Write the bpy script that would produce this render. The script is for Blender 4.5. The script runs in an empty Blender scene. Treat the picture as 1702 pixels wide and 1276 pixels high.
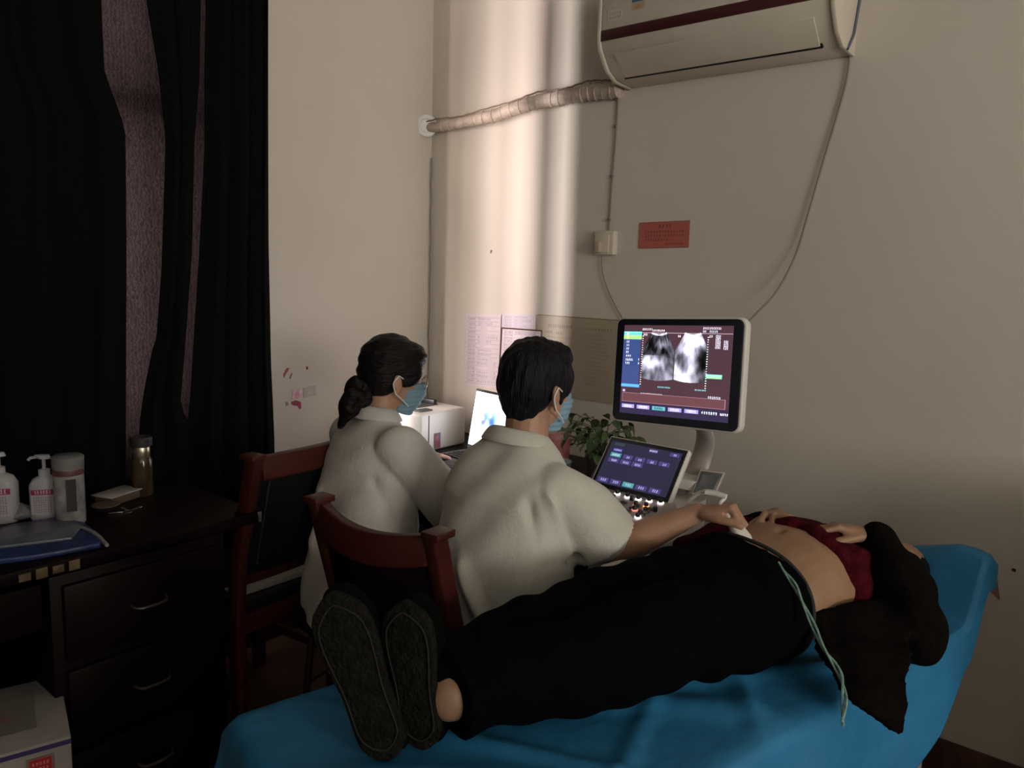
import bpy, bmesh, math, random
import numpy as np
from mathutils import Vector, Matrix

random.seed(7)
rng = np.random.default_rng(7)
SC = bpy.context.scene
COL = SC.collection
PI = math.pi

# ------------------------------------------------------------------ camera
CZ = 1.45
F = 1260.0
AZ = math.radians(39.2)
PIT = math.radians(8.2)
ROLL = 0.031
hV = Vector((math.cos(AZ), math.sin(AZ), 0)); rV = Vector((math.sin(AZ), -math.cos(AZ), 0)); zV = Vector((0, 0, 1))
FW = (math.cos(PIT) * hV - math.sin(PIT) * zV).normalized()
UP0 = (math.sin(PIT) * hV + math.cos(PIT) * zV).normalized()
RT = (rV + ROLL * UP0).normalized()
UPV = RT.cross(FW).normalized()
cam_d = bpy.data.cameras.new('camera'); cam = bpy.data.objects.new('camera', cam_d); COL.objects.link(cam)
cam_d.sensor_width = 36; cam_d.lens = F / 1702 * 36; cam_d.clip_start = 0.05
M3 = Matrix((RT, UPV, -FW)).transposed()
cam.matrix_world = Matrix.Translation((0, 0, CZ)) @ M3.to_4x4()
SC.camera = cam
EYE = Vector((0, 0, CZ))

# ------------------------------------------------------------------ world, light, exposure
w = bpy.data.worlds.new('sky'); SC.world = w; w.use_nodes = True
bg = w.node_tree.nodes['Background']; bg.inputs[0].default_value = (0.72, 0.80, 1.0, 1); bg.inputs[1].default_value = 2.2
SC.view_settings.view_transform = 'Standard'
SC.view_settings.look = 'None'
SC.view_settings.gamma = 1
SC.view_settings.use_curve_mapping = False
SC.view_settings.exposure = 0.0
SC.cycles.max_bounces = 8
SC.cycles.sample_clamp_indirect = 4

def area(name, loc, target, sx, sy, power, color):
    l = bpy.data.lights.new(name, 'AREA'); l.shape = 'RECTANGLE'; l.size = sx; l.size_y = sy; l.energy = power; l.color = color
    o = bpy.data.objects.new(name, l); COL.objects.link(o); o.location = loc
    o.rotation_euler = (Vector(target) - Vector(loc)).to_track_quat('-Z', 'Y').to_euler()
    o['kind'] = 'helper'
    return o
# soft daylight from the doorway / upper window behind and to the side of the photographer
area('doorway_daylight', (-0.3, -4.9, 1.9), (0.5, 0.5, 4.2), 2.2, 1.6, 165, (1.0, 0.95, 0.86))
# daylight outside the curtained window (lamp strips fitted to make the light bands on the wall)
def yard(s0, s1, radiance, col):     # one lamp strip of the window daylight, s = distance from the right wall
    x = 2.45 - (s0 + s1) / 2; wd = s1 - s0
    area('yard_daylight', (x, 2.76, 1.66), (x, 2.0, 1.66), wd, 1.65, radiance * math.pi * wd * 1.65, col)
yard(1.44, 1.50, 400, (0.97, 0.86, 0.86))
yard(1.60, 1.72, 300, (1.0, 0.82, 0.80))
yard(1.72, 2.40, 130, (1.0, 0.82, 0.79))
yard(2.40, 3.60, 66, (1.0, 0.82, 0.77))
yard(3.60, 4.10, 210, (1.0, 0.82, 0.76))
# added fill lamp, out of view, to brighten the right wall
area('right_wall_fill', (-1.9, -2.3, 1.8), (1.0, -0.6, 2.9), 1.3, 1.2, 30, (1.0, 0.96, 0.88))

# ------------------------------------------------------------------ pixel helpers (photo pixel -> point on a real plane)
def ray(px, py):
    return (FW + RT * ((px - 851) / F) - UPV * ((py - 638) / F))
def on_x(px, py, X): d = ray(px, py); return EYE + d * (X / d.x)
def on_y(px, py, Y): d = ray(px, py); return EYE + d * (Y / d.y)
def on_z(px, py, Z): d = ray(px, py); return EYE + d * ((Z - CZ) / d.z)
def at_d(px, py, f): d = ray(px, py); return EYE + d * (f / d.dot(hV))   # f = horizontal distance ahead
WX, WY = 2.45, 2.50      # right wall plane, window wall plane

# ------------------------------------------------------------------ materials
MATS = {}
def mat(name, color, rough=0.6, metal=0.0, noise=0.0, nscale=8.0, bump=0.0, bscale=60.0, spec=0.5, emit=None, estr=0.0, coat=0.0, sheen=0.0, sss=0.0, stretch=None, trans=0.0):
    if name in MATS: return MATS[name]
    m = bpy.data.materials.new(name); m.use_nodes = True
    nt = m.node_tree; b = nt.nodes['Principled BSDF']
    c = (*color, 1)
    b.inputs['Base Color'].default_value = c
    b.inputs['Roughness'].default_value = rough; b.inputs['Metallic'].default_value = metal
    b.inputs['Specular IOR Level'].default_value = spec
    b.inputs['Coat Weight'].default_value = coat; b.inputs['Sheen Weight'].default_value = sheen
    if trans: b.inputs['Transmission Weight'].default_value = trans
    if sss:
        b.inputs['Subsurface Weight'].default_value = sss; b.inputs['Subsurface Radius'].default_value = (0.02, 0.008, 0.004)
    if emit: b.inputs['Emission Color'].default_value = (*emit, 1); b.inputs['Emission Strength'].default_value = estr
    if noise or bump:
        tc = nt.nodes.new('ShaderNodeTexCoord'); mp = nt.nodes.new('ShaderNodeMapping'); nt.links.new(tc.outputs['Object'], mp.inputs[0])
        if stretch: mp.inputs['Scale'].default_value = stretch
    if noise:
        n = nt.nodes.new('ShaderNodeTexNoise'); n.inputs['Scale'].default_value = nscale; n.inputs['Detail'].default_value = 6
        nt.links.new(mp.outputs[0], n.inputs['Vector'])
        r = nt.nodes.new('ShaderNodeMapRange'); r.inputs['From Min'].default_value = .3; r.inputs['From Max'].default_value = .7
        r.inputs['To Min'].default_value = 1 - noise; r.inputs['To Max'].default_value = 1 + noise
        nt.links.new(n.outputs['Fac'], r.inputs['Value'])
        mx = nt.nodes.new('ShaderNodeVectorMath'); mx.operation = 'SCALE'; mx.inputs[0].default_value = color
        nt.links.new(r.outputs[0], mx.inputs['Scale']); nt.links.new(mx.outputs[0], b.inputs['Base Color'])
    if bump:
        n2 = nt.nodes.new('ShaderNodeTexNoise'); n2.inputs['Scale'].default_value = bscale; n2.inputs['Detail'].default_value = 4
        nt.links.new(mp.outputs[0], n2.inputs['Vector'])
        bp = nt.nodes.new('ShaderNodeBump'); bp.inputs['Strength'].default_value = bump; bp.inputs['Distance'].default_value = 0.01
        nt.links.new(n2.outputs['Fac'], bp.inputs['Height']); nt.links.new(bp.outputs[0], b.inputs['Normal'])
    MATS[name] = m
    return m

def print_mat(emit=0.0, rough=0.5):
    name = 'print_%g_%g' % (emit, rough)
    if name in MATS: return MATS[name]
    m = bpy.data.materials.new(name); m.use_nodes = True; nt = m.node_tree; b = nt.nodes['Principled BSDF']
    a = nt.nodes.new('ShaderNodeAttribute'); a.attribute_name = 'Col'
    b.inputs['Roughness'].default_value = rough
    if emit:
        b.inputs['Base Color'].default_value = (0.01, 0.01, 0.012, 1)
        nt.links.new(a.outputs['Color'], b.inputs['Emission Color']); b.inputs['Emission Strength'].default_value = emit
    else:
        nt.links.new(a.outputs['Color'], b.inputs['Base Color'])
    MATS[name] = m
    return m

WALL_C = (0.60, 0.55, 0.485)
m_wall = mat('wall_paint', WALL_C, 0.8, noise=0.035, nscale=1.6, bump=0.12, bscale=35)
m_ceil = mat('ceiling_paint', (0.5, 0.48, 0.44), 0.9)
m_floor = mat('floor_tile', (0.16, 0.09, 0.065), 0.55, noise=0.25, nscale=5)
m_skirt = mat('skirting_paint', (0.07, 0.028, 0.022), 0.6, noise=0.5, nscale=22, bump=0.4, bscale=40)
m_redwood = mat('red_wood', (0.055, 0.010, 0.0075), 0.42, noise=0.2, nscale=6, spec=0.35, stretch=(1, 1, 5))
m_darkwood = mat('dark_wood', (0.0065, 0.0026, 0.0024), 0.45, noise=0.3, nscale=5, spec=0.12)
m_leather = mat('black_leather', (0.006, 0.006, 0.007), 0.55, spec=0.2, bump=0.25, bscale=90)
m_white_pl = mat('white_plastic', (0.72, 0.70, 0.66), 0.42)
m_warm_pl = mat('aged_white_plastic', (0.60, 0.54, 0.45), 0.45, noise=0.05, nscale=12)
m_grey_pl = mat('grey_plastic', (0.085, 0.09, 0.092), 0.45)
m_black_pl = mat('black_plastic', (0.012, 0.013, 0.016), 0.35)
m_coat = mat('coat_cotton', (0.60, 0.585, 0.52), 0.85, noise=0.03, nscale=30, bump=0.2, bscale=120, sheen=0.1)
m_coat2 = mat('woman_coat_cotton', (0.56, 0.54, 0.50), 0.85, noise=0.03, nscale=30, bump=0.2, bscale=120, sheen=0.1)
m_skin = mat('skin_doctor', (0.42, 0.235, 0.155), 0.5, noise=0.08, nscale=25, sss=0.08, bump=0.08, bscale=180)
m_skin2 = mat('skin_patient', (0.34, 0.195, 0.115), 0.5, noise=0.07, nscale=18, sss=0.08, bump=0.08, bscale=160)
m_hair = mat('black_hair', (0.005, 0.005, 0.007), 0.55, spec=0.2, bump=0.7, bscale=160, stretch=(1, 1, 0.12))
m_hairw = mat('dark_brown_hair', (0.006, 0.0048, 0.005), 0.5, spec=0.2, bump=0.7, bscale=170, stretch=(.3, .3, 1))
m_trouser = mat('black_trousers', (0.0022, 0.0027, 0.0030), 0.95, bump=0.3, bscale=80, spec=0.03)
m_jacket = mat('black_jacket', (0.0055, 0.0043, 0.0038), 0.95, bump=0.5, bscale=60, noise=0.3, nscale=40, spec=0.04)
m_red = mat('dark_red_knit', (0.060, 0.0035, 0.008), 0.9, spec=0.08, bump=0.7, bscale=150, noise=0.4, nscale=50)
m_blue = mat('blue_nonwoven', (0.022, 0.20, 0.42), 0.62, noise=0.07, nscale=14, bump=0.35, bscale=25)
m_sole = mat('grey_felt_sole', (0.017, 0.0163, 0.0135), 0.95, noise=0.35, nscale=60, bump=0.8, bscale=140, spec=0.05)
m_shoe = mat('black_cloth_shoe', (0.0030, 0.0033, 0.0035), 0.9, bump=0.3, bscale=100, spec=0.04)
m_mask = mat('blue_mask', (0.20, 0.36, 0.46), 0.7, bump=0.3, bscale=50)
m_loop = mat('white_elastic', (0.75, 0.73, 0.70), 0.7)
m_metal = mat('steel', (0.6, 0.6, 0.6), 0.25, metal=1.0)
m_cord = mat('green_white_cord', (0.20, 0.34, 0.28), 0.8, noise=0.3, nscale=90)
m_curt = mat('black_curtain', (0.0030, 0.0040, 0.0040), 0.9, bump=0.3, bscale=90, spec=0.05)
m_leaf = mat('leaf_green', (0.060, 0.105, 0.035), 0.5, noise=0.35, nscale=30)

# ------------------------------------------------------------------ object helpers
def tag(o, label=None, cat=None, group=None, kind=None):
    if label: o['label'] = label
    if cat: o['category'] = cat
    if group: o['group'] = group
    if kind: o['kind'] = kind
    return o
def empty(name, loc=(0, 0, 0), rz=0.0, label=None, cat=None, group=None):
    o = bpy.data.objects.new(name, None); COL.objects.link(o); o.location = loc; o.rotation_euler = (0, 0, rz); o.empty_display_size = 0.1
    return tag(o, label, cat, group)
def link(name, me, material, parent=None, label=None):
    o = bpy.data.objects.new(name, me); COL.objects.link(o)
    if material is not None: me.materials.append(material)
    if parent is not None: o.parent = parent
    if label: o['label'] = label
    return o
class MB:
    """collects closed shapes; build() links them as one mesh"""
    def __init__(s): s.v = []; s.f = []
    def add(s, v, f):
        n = len(s.v); s.v.extend([tuple(p) for p in v]); s.f.extend([tuple(i + n for i in q) for q in f]); return s
    def box(s, c, d, rz=0.0, m=None):
        hx, hy, hz = d[0] / 2, d[1] / 2, d[2] / 2
        R = m if m is not None else Matrix.Rotation(rz, 3, 'Z')
        vs = [Vector(c) + R @ Vector((x * hx, y * hy, z * hz)) for x in (-1, 1) for y in (-1, 1) for z in (-1, 1)]
        return s.add(vs, [(0, 1, 3, 2), (4, 6, 7, 5), (0, 4, 5, 1), (2, 3, 7, 6), (0, 2, 6, 4), (1, 5, 7, 3)])
    def prism(s, prof, a, b, tf):
        """profile 2D list extruded from a to b, tf(u,v,w)->3D"""
        n = len(prof)
        vs = [tf(u, v, a) for u, v in prof] + [tf(u, v, b) for u, v in prof]
        fs = [tuple(range(n))[::-1], tuple(range(n, 2 * n))] + [(i, (i + 1) % n, n + (i + 1) % n, n + i) for i in range(n)]
        return s.add(vs, fs)
    def sections(s, secs, n=20, cap=True):
        """secs: (center, Uvec, Vvec, power)  U,V already scaled"""
        base = len(s.v); k = len(secs)
        for sec in secs:
            c, U, V = Vector(sec[0]), Vector(sec[1]), Vector(sec[2]); p = sec[3] if len(sec) > 3 else 2.0
            for i in range(n):
                a = 2 * PI * i / n; ca, sa = math.cos(a), math.sin(a)
                x = math.copysign(abs(ca) ** (2 / p), ca); y = math.copysign(abs(sa) ** (2 / p), sa)
                s.v.append(tuple(c + U * x + V * y))
        for j in range(k - 1):
            for i in range(n):
                a = base + j * n + i; b = base + j * n + (i + 1) % n
                s.f.append((a, b, b + n, a + n))
        if cap:
            s.f.append(tuple(base + i for i in range(n))[::-1]); s.f.append(tuple(base + (k - 1) * n + i for i in range(n)))
        return s
    def tube(s, pts, rad, n=12, flat=1.0, ref=None, cap=True):
        pts = [Vector(p) for p in pts]
        if not hasattr(rad, '__len__'): rad = [rad] * len(pts)
        secs = []; prev = None
        for i, p in enumerate(pts):
            t = (pts[min(i + 1, len(pts) - 1)] - pts[max(i - 1, 0)]).normalized()
            if prev is None:
                r0 = Vector(ref) if ref is not None else (Vector((0, 0, 1)) if abs(t.z) < .9 else Vector((1, 0, 0)))
                u = (r0 - t * r0.dot(t)).normalized()
            else:
                u = (prev - t * prev.dot(t)).normalized()
            prev = u; v = t.cross(u)
            secs.append((p, u * rad[i] * flat, v * rad[i]))
        return s.sections(secs, n, cap)
    def limb(s, pts, rad, n=16, flat=1.0, ref=None):
        s.tube(pts, rad, n, flat, ref)
        s.ell(pts[0], (rad[0] * .98,) * 3); s.ell(pts[-1], (rad[-1] * .98,) * 3)
        return s
    def ell(s, c, r, R=None, nu=18, nv=12):
        c = Vector(c); vs = []; fs = []
        for j in range(1, nv):
            th = PI * j / nv
            for i in range(nu):
                ph = 2 * PI * i / nu
                p = Vector((r[0] * math.sin(th) * math.cos(ph), r[1] * math.sin(th) * math.sin(ph), r[2] * math.cos(th)))
                vs.append(c + (R @ p if R is not None else p))
        top = c + (R @ Vector((0, 0, r[2])) if R is not None else Vector((0, 0, r[2])))
        bot = c + (R @ Vector((0, 0, -r[2])) if R is not None else Vector((0, 0, -r[2])))
        it = len(vs); vs.append(top); vs.append(bot)
        for i in range(nu):
            k = (i + 1) % nu
            fs.append((it, i, k)); fs.append((it + 1, (nv - 2) * nu + k, (nv - 2) * nu + i))
            for j in range(nv - 2):
                fs.append((j * nu + i, (j + 1) * nu + i, (j + 1) * nu + k, j * nu + k))
        return s.add(vs, fs)
    def lathe(s, prof, c=(0, 0, 0), n=24, R=None):
        c = Vector(c); vs = []; fs = []
        for r, z in prof:
            for i in range(n):
                p = Vector((r * math.cos(2 * PI * i / n), r * math.sin(2 * PI * i / n), z)); vs.append(c + (R @ p if R is not None else p))
        for j in range(len(prof) - 1):
            for i in range(n):
                k = (i + 1) % n; fs.append((j * n + i, j * n + k, (j + 1) * n + k, (j + 1) * n + i))
        fs.append(tuple(range(n))[::-1]); fs.append(tuple((len(prof) - 1) * n + i for i in range(n)))
        return s.add(vs, fs)
    def mesh(s, name):
        me = bpy.data.meshes.new(name); me.from_pydata(s.v, [], s.f); me.update(); return me
    def build(s, name, material, parent=None, bevel=0.0, smooth=False, label=None, seg=2, loc=None):
        me = s.mesh(name)
        bm = bmesh.new(); bm.from_mesh(me)
        bmesh.ops.recalc_face_normals(bm, faces=bm.faces)
        if bevel:
            es = [e for e in bm.edges if len(e.link_faces) == 2 and e.calc_face_angle(0) > 0.5]
            bmesh.ops.bevel(bm, geom=es, offset=bevel, segments=seg, profile=0.5, affect='EDGES', clamp_overlap=True)
        bm.to_mesh(me); bm.free()
        if smooth or bevel:
            me.polygons.foreach_set('use_smooth', [True] * len(me.polygons))
            if not (smooth == 'all'):
                me.set_sharp_from_angle(angle=math.radians(38))
        o = link(name, me, material, parent, label)
        if loc is not None: o.location = loc
        return o

def blob(name, mb, voxel, material, parent=None, smooth=3, disp=None, label=None, sfac=0.5):
    """closed overlapping shapes -> ONE continuous smooth skin (voxel remesh), optional numpy displacement along normals"""
    me = mb.mesh(name); o = bpy.data.objects.new(name, me); COL.objects.link(o)
    r = o.modifiers.new('r', 'REMESH'); r.mode = 'VOXEL'; r.voxel_size = voxel
    sm = o.modifiers.new('s', 'SMOOTH'); sm.factor = sfac; sm.iterations = smooth
    dg = bpy.context.evaluated_depsgraph_get()
    me2 = bpy.data.meshes.new_from_object(o.evaluated_get(dg)); me2.name = name
    bpy.data.objects.remove(o)
    n = len(me2.vertices)
    if disp is not None and n:
        co = np.empty(n * 3); me2.vertices.foreach_get('co', co); co = co.reshape(-1, 3)
        no = np.empty(n * 3); me2.vertex_normals.foreach_get('vector', no); no = no.reshape(-1, 3)
        d = disp(co, no)
        co = co + (d if d.ndim == 2 else no * d[:, None])
        me2.vertices.foreach_set('co', co.ravel()); me2.update()
    me2.polygons.foreach_set('use_smooth', [True] * len(me2.polygons))
    o = link(name, me2, material, parent, label)
    return o

def wr(p, k, ph=0.0):   # one warped sine ridge field; p (n,3), k direction*frequency
    q = p @ np.array(k) + ph + 0.9 * np.sin(p[:, 2] * 9 + p[:, 0] * 7 + ph) + 0.7 * np.sin(p[:, 1] * 13 - p[:, 2] * 6 + 2 * ph)
    return np.sin(q)
def ridge(p, a, b, width, height):
    """a soft fold running from a to b"""
    a = np.array(a); b = np.array(b); ab = b - a; t = np.clip(((p - a) @ ab) / (ab @ ab), 0, 1)
    d = np.linalg.norm(p - (a + t[:, None] * ab), axis=1)
    return height * np.exp(-(d / width) ** 2) * np.clip(np.sin(PI * np.clip(t, 0.04, 0.96)) * 1.6, 0, 1)

def srgb(c): c = np.asarray(c, float); return np.where(c <= 0.04045, c / 12.92, ((c + 0.055) / 1.055) ** 2.4)
class Canvas:
    def __init__(s, W, H, c): s.W = W; s.H = H; s.a = np.ones((H, W, 3)) * np.array(c, float) / 255
    def rect(s, x0, y0, x1, y1, c, al=1.0):
        X0, X1 = int(round(x0 * s.W)), max(int(round(x1 * s.W)), int(round(x0 * s.W)) + 1); Y0, Y1 = int(round(y0 * s.H)), max(int(round(y1 * s.H)), int(round(y0 * s.H)) + 1)
        s.a[Y0:Y1, X0:X1] = s.a[Y0:Y1, X0:X1] * (1 - al) + al * np.array(c) / 255; return s
    def glyphs(s, x0, y0, x1, y1, n, c, al=1.0):
        """tiny illegible characters, as strokes"""
        cw = (x1 - x0) / n; hh = y1 - y0
        for i in range(n):
            gx = x0 + i * cw
            for k in range(3):
                yy = y0 + hh * (0.12 + 0.36 * k) ; xa = gx + cw * random.uniform(0.05, .3); xb = gx + cw * random.uniform(0.6, .85)
                s.rect(xa, yy, xb, yy + hh * .16, c, al)
            xx = gx + cw * random.uniform(.3, .55); s.rect(xx, y0, xx + cw * .16, y1, c, al)
        return s
    def blobs(s, x, y, rx, ry, c, al=1.0, p=1.0):
        yy, xx = np.mgrid[0:s.H, 0:s.W]; d = ((xx / s.W - x) / rx) ** 2 + ((yy / s.H - y) / ry) ** 2
        m = (np.exp(-d * p) * al)[..., None]; s.a = s.a * (1 - m) + m * np.array(c) / 255; return s
    def panel(s, name, o, u, v, material, parent=None, label=None, thick=0.0008, curve=None):
        """o = top left corner, u = vector across, v = vector down; a thin solid sheet"""
        o = np.array(o); u = np.array(u); v = np.array(v); n = np.cross(u, v); n = n / np.linalg.norm(n)
        gx, gy = np.meshgrid(np.linspace(0, 1, s.W), np.linspace(0, 1, s.H))
        P = o + gx[..., None] * u + gy[..., None] * v
        if curve is not None: P = P + curve(gx, gy)[..., None] * -n
        P = P.reshape(-1, 3)
        idx = np.arange(s.W * s.H).reshape(s.H, s.W)
        q = np.stack([idx[:-1, :-1], idx[1:, :-1], idx[1:, 1:], idx[:-1, 1:]], -1).reshape(-1, 4)
        # closed back: reuse border ring with four corners + strip
        ring = np.concatenate([idx[0, :], idx[1:, -1], idx[-1, -2::-1], idx[-2:0:-1, 0]])
        back = P[ring] + n * thick; nb = len(P)
        V = np.concatenate([P, back]); faces = [tuple(t) for t in q.tolist()]
        L = len(ring)
        for i in range(L): j = (i + 1) % L; faces.append((int(ring[i]), int(ring[j]), nb + j, nb + i))
        faces.append(tuple(nb + i for i in range(L)))
        me = bpy.data.meshes.new(name); me.from_pydata(V.tolist(), [], faces); me.update()
        at = me.color_attributes.new('Col', 'FLOAT_COLOR', 'POINT')
        c = srgb(np.clip(s.a, 0, 1)).reshape(-1, 3); c = np.concatenate([c, c[ring] * 0 + c.mean(0)])
        at.data.foreach_set('color', np.concatenate([c, np.ones((len(c), 1))], 1).ravel().astype('f4'))
        return link(name, me, material, parent, label)

# ================================================================== ROOM
def struct(name, mb, m, **k):
    o = mb.build(name, m, **k); o['kind'] = 'structure'; return o
ZC = 3.1
struct('floor', MB().box((0.2, -1.25, -0.05), (5.0, 8.0, 0.1)), m_floor)
struct('ceiling', MB().box((0.2, -1.25, ZC + 0.05), (5.0, 8.0, 0.1)), m_ceil)
struct('wall_right', MB().box((WX + 0.06, -1.25, ZC / 2), (0.12, 8.0, ZC)), m_wall)
JX0, JX1, SILL, HEAD = -1.7, 1.39, 0.95, 2.95
ww = MB(); d = 0.24; yc = WY + d / 2
ww.box(((JX1 + WX) / 2, yc, ZC / 2), (WX - JX1, d, ZC)); ww.box(((-2.2 + JX0) / 2, yc, ZC / 2), (JX0 + 2.2, d, ZC))
ww.box(((JX0 + JX1) / 2, yc, SILL / 2), (JX1 - JX0, d, SILL)); ww.box(((JX0 + JX1) / 2, yc, (HEAD + ZC) / 2), (JX1 - JX0, d, ZC - HEAD))
struct('wall_window', ww, m_wall)
struct('wall_left', MB().box((-2.06, -1.25, ZC / 2), (0.12, 8.0, ZC)), m_wall)
struct('wall_behind', MB().box((0.2, -5.2, ZC / 2), (5.0, 0.12, ZC)), m_wall)
struct('baseboard_right', MB().box((WX - 0.006, -1.25, 0.062), (0.012, 7.5, 0.125)), m_skirt, bevel=0.003)
struct('baseboard_window', MB().box((0.2, WY - 0.006, 0.062), (4.5, 0.012, 0.125)), m_skirt, bevel=0.003)
# window: frame, transom, mullions, panes
wf = empty('window_1', ((JX0 + JX1) / 2, WY + 0.14, SILL)); wf['kind'] = 'structure'
cx = (JX0 + JX1) / 2; lz = lambda z: z - SILL
fr = MB()
W2 = (JX1 - JX0) / 2
for sx in (-1, 1): fr.box((sx * (W2 - .02), 0, 1.0), (0.04, 0.05, 2.0))
fr.box((0, 0, .02), (2 * W2, .05, .04)); fr.box((0, 0, 1.98), (2 * W2, .05, .04))
m_frame = mat('window_paint', (0.10, 0.085, 0.075), 0.5)
fr.build('window_frame', m_frame, wf, bevel=0.003)
tz_ = on_y(262, 176, WY - .07).z
MB().box((0, -.105, lz(tz_)), (2 * W2 - .01, .15, .085)).build('transom_bar', m_frame, wf, bevel=0.004)
for mx_ in (-.50, .50): MB().box((mx_, 0, 1.0), (0.05, 0.045, 1.95)).build('mullion', m_frame, wf, bevel=0.003)
gm = bpy.data.materials.new('window_glass'); gm.use_nodes = True; nt = gm.node_tree; nt.nodes.clear()
out = nt.nodes.new('ShaderNodeOutputMaterial'); mixn = nt.nodes.new('ShaderNodeMixShader'); tr = nt.nodes.new('ShaderNodeBsdfTransparent'); gl = nt.nodes.new('ShaderNodeBsdfGlossy')
gl.inputs['Roughness'].default_value = 0.02; mixn.inputs[0].default_value = 0.08; tr.inputs[0].default_value = (.92, .93, .92, 1)
nt.links.new(tr.outputs[0], mixn.inputs[1]); nt.links.new(gl.outputs[0], mixn.inputs[2]); nt.links.new(mixn.outputs[0], out.inputs[0])
for a, b in ((-W2 + .04, -.525), (-.475, .475), (.525, W2 - .04)):
    for z0, z1 in ((.04, lz(tz_) - .045), (lz(tz_) + .045, 1.96)):
        MB().box(((a + b) / 2, .005, (z0 + z1) / 2), (b - a, .005, z1 - z0)).build('pane', gm, wf)

# ------------------------------------------------------------------ curtains
def sheer_mat():
    m = bpy.data.materials.new('thin_lining'); m.use_nodes = True; nt = m.node_tree; nt.nodes.clear()
    out = nt.nodes.new('ShaderNodeOutputMaterial'); mx = nt.nodes.new('ShaderNodeMixShader'); t = nt.nodes.new('ShaderNodeBsdfTranslucent'); df = nt.nodes.new('ShaderNodeBsdfDiffuse')
    tc = nt.nodes.new('ShaderNodeTexCoord'); nz = nt.nodes.new('ShaderNodeTexWave'); nz.wave_type = 'BANDS'; nz.inputs['Scale'].default_value = 26; nz.inputs['Distortion'].default_value = 9; nz.inputs['Detail Scale'].default_value = 3
    nt.links.new(tc.outputs['Object'], nz.inputs['Vector'])
    cr = nt.nodes.new('ShaderNodeValToRGB'); cr.color_ramp.elements[0].color = (0.05, 0.042, 0.042, 1); cr.color_ramp.elements[1].color = (0.085, 0.072, 0.072, 1)
    nt.links.new(nz.outputs['Fac'], cr.inputs[0]); nt.links.new(cr.outputs[0], t.inputs[0])
    df.inputs[0].default_value = (.01, .01, .01, 1); mx.inputs[0].default_value = 0.5
    nt.links.new(t.outputs[0], mx.inputs[1]); nt.links.new(df.outputs[0], mx.inputs[2]); nt.links.new(mx.outputs[0], out.inputs[0])
    return m
def curtain(name, xl, xr, y0, amp, nfold, m, label, zt=3.0985, zb=0.12, ph=0.0, solid=0.004, group=None):
    """xl, xr: functions of height giving the side edges"""
    NU, NV = (240 if xr(1) - xl(1) > 1 else 90), 70; vs = []; fs = []
    for j in range(NV + 1):
        z = zt + (zb - zt) * j / NV; a, b = xl(z), xr(z)
        for i in range(NU + 1):
            u = i / NU; x = a + (b - a) * u
            q = 2 * PI * nfold * u + ph + .5 * math.sin(z * 1.3 + ph)
            y = y0 + amp * (math.sin(q) + .35 * math.sin(2.3 * q + z)) * (0.75 + .25 * math.sin(z * 2 + u * 9))
            x += amp * .35 * math.sin(2 * q)*(1 if 0.03 < u < .97 else 0)
            vs.append((x, y, z))
    for j in range(NV):
        for i in range(NU):
            k = j * (NU + 1) + i; fs.append((k, k + 1, k + NU + 2, k + NU + 1))
    me = bpy.data.meshes.new(name); me.from_pydata(vs, [], fs); me.polygons.foreach_set('use_smooth', [True] * len(fs))
    o = link(name, me, m); s = o.modifiers.new('solid', 'SOLIDIFY'); s.thickness = solid
    return tag(o, label, 'curtain', group)
YC = 2.36
def edge(pts, Y=YC):
    P = sorted([(on_y(x, y, Y).z, on_y(x, y, Y).x) for x, y in pts])
    zs = [p[0] for p in P]; xs = [p[1] for p in P]
    return lambda z: float(np.interp(z, zs, xs))
eA = edge([(166, 0), (172, 120), (207, 215), (209, 400), (208, 700), (208, 900)])
eB0 = edge([(243, 0), (262, 110), (276, 230), (270, 450), (262, 560), (245, 640), (235, 705), (228, 900)])
eB1 = edge([(336, 0), (332, 130), (322, 240), (318, 420), (308, 560), (300, 680), (318, 700), (320, 900)])
eC0 = edge([(343, 0), (341, 130), (342, 240), (334, 420), (326, 560), (320, 670), (316, 700), (310, 900)])
eC1 = edge([(447, 0), (448, 400), (452, 600), (458, 730), (460, 900)])
CUR = 'black curtains drawn across the window'
curtain('curtain', lambda z: -1.95, eA, YC - .01, .030, 17, m_curt, 'wide black curtain panel hanging behind the pump bottles', ph=1.0, group=CUR)
curtain('curtain', eB0, eB1, YC - .005, .014, 2, m_curt, 'narrow middle strip of black curtain between two lighter slits', ph=2.0, group=CUR)
curtain('curtain', eC0, eC1, YC, .022, 3, m_curt, 'black curtain panel ending against the bare wall, nearest the corner', ph=.4, group=CUR)
curtain('curtain_lining', lambda z: -1.9, lambda z: eC1(z) - .17, YC + .055, .006, 13, sheer_mat(), 'thin grey backlit curtain lining showing through the slits', ph=.8, solid=.0015)
rod = MB().tube([(-1.98, YC, 3.03), (1.56, YC, 3.03)], .014); rod.build('curtain_rod', m_metal, smooth=True); tag(bpy.data.objects['curtain_rod'], 'metal curtain rod above the black curtains', 'curtain rod')

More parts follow.
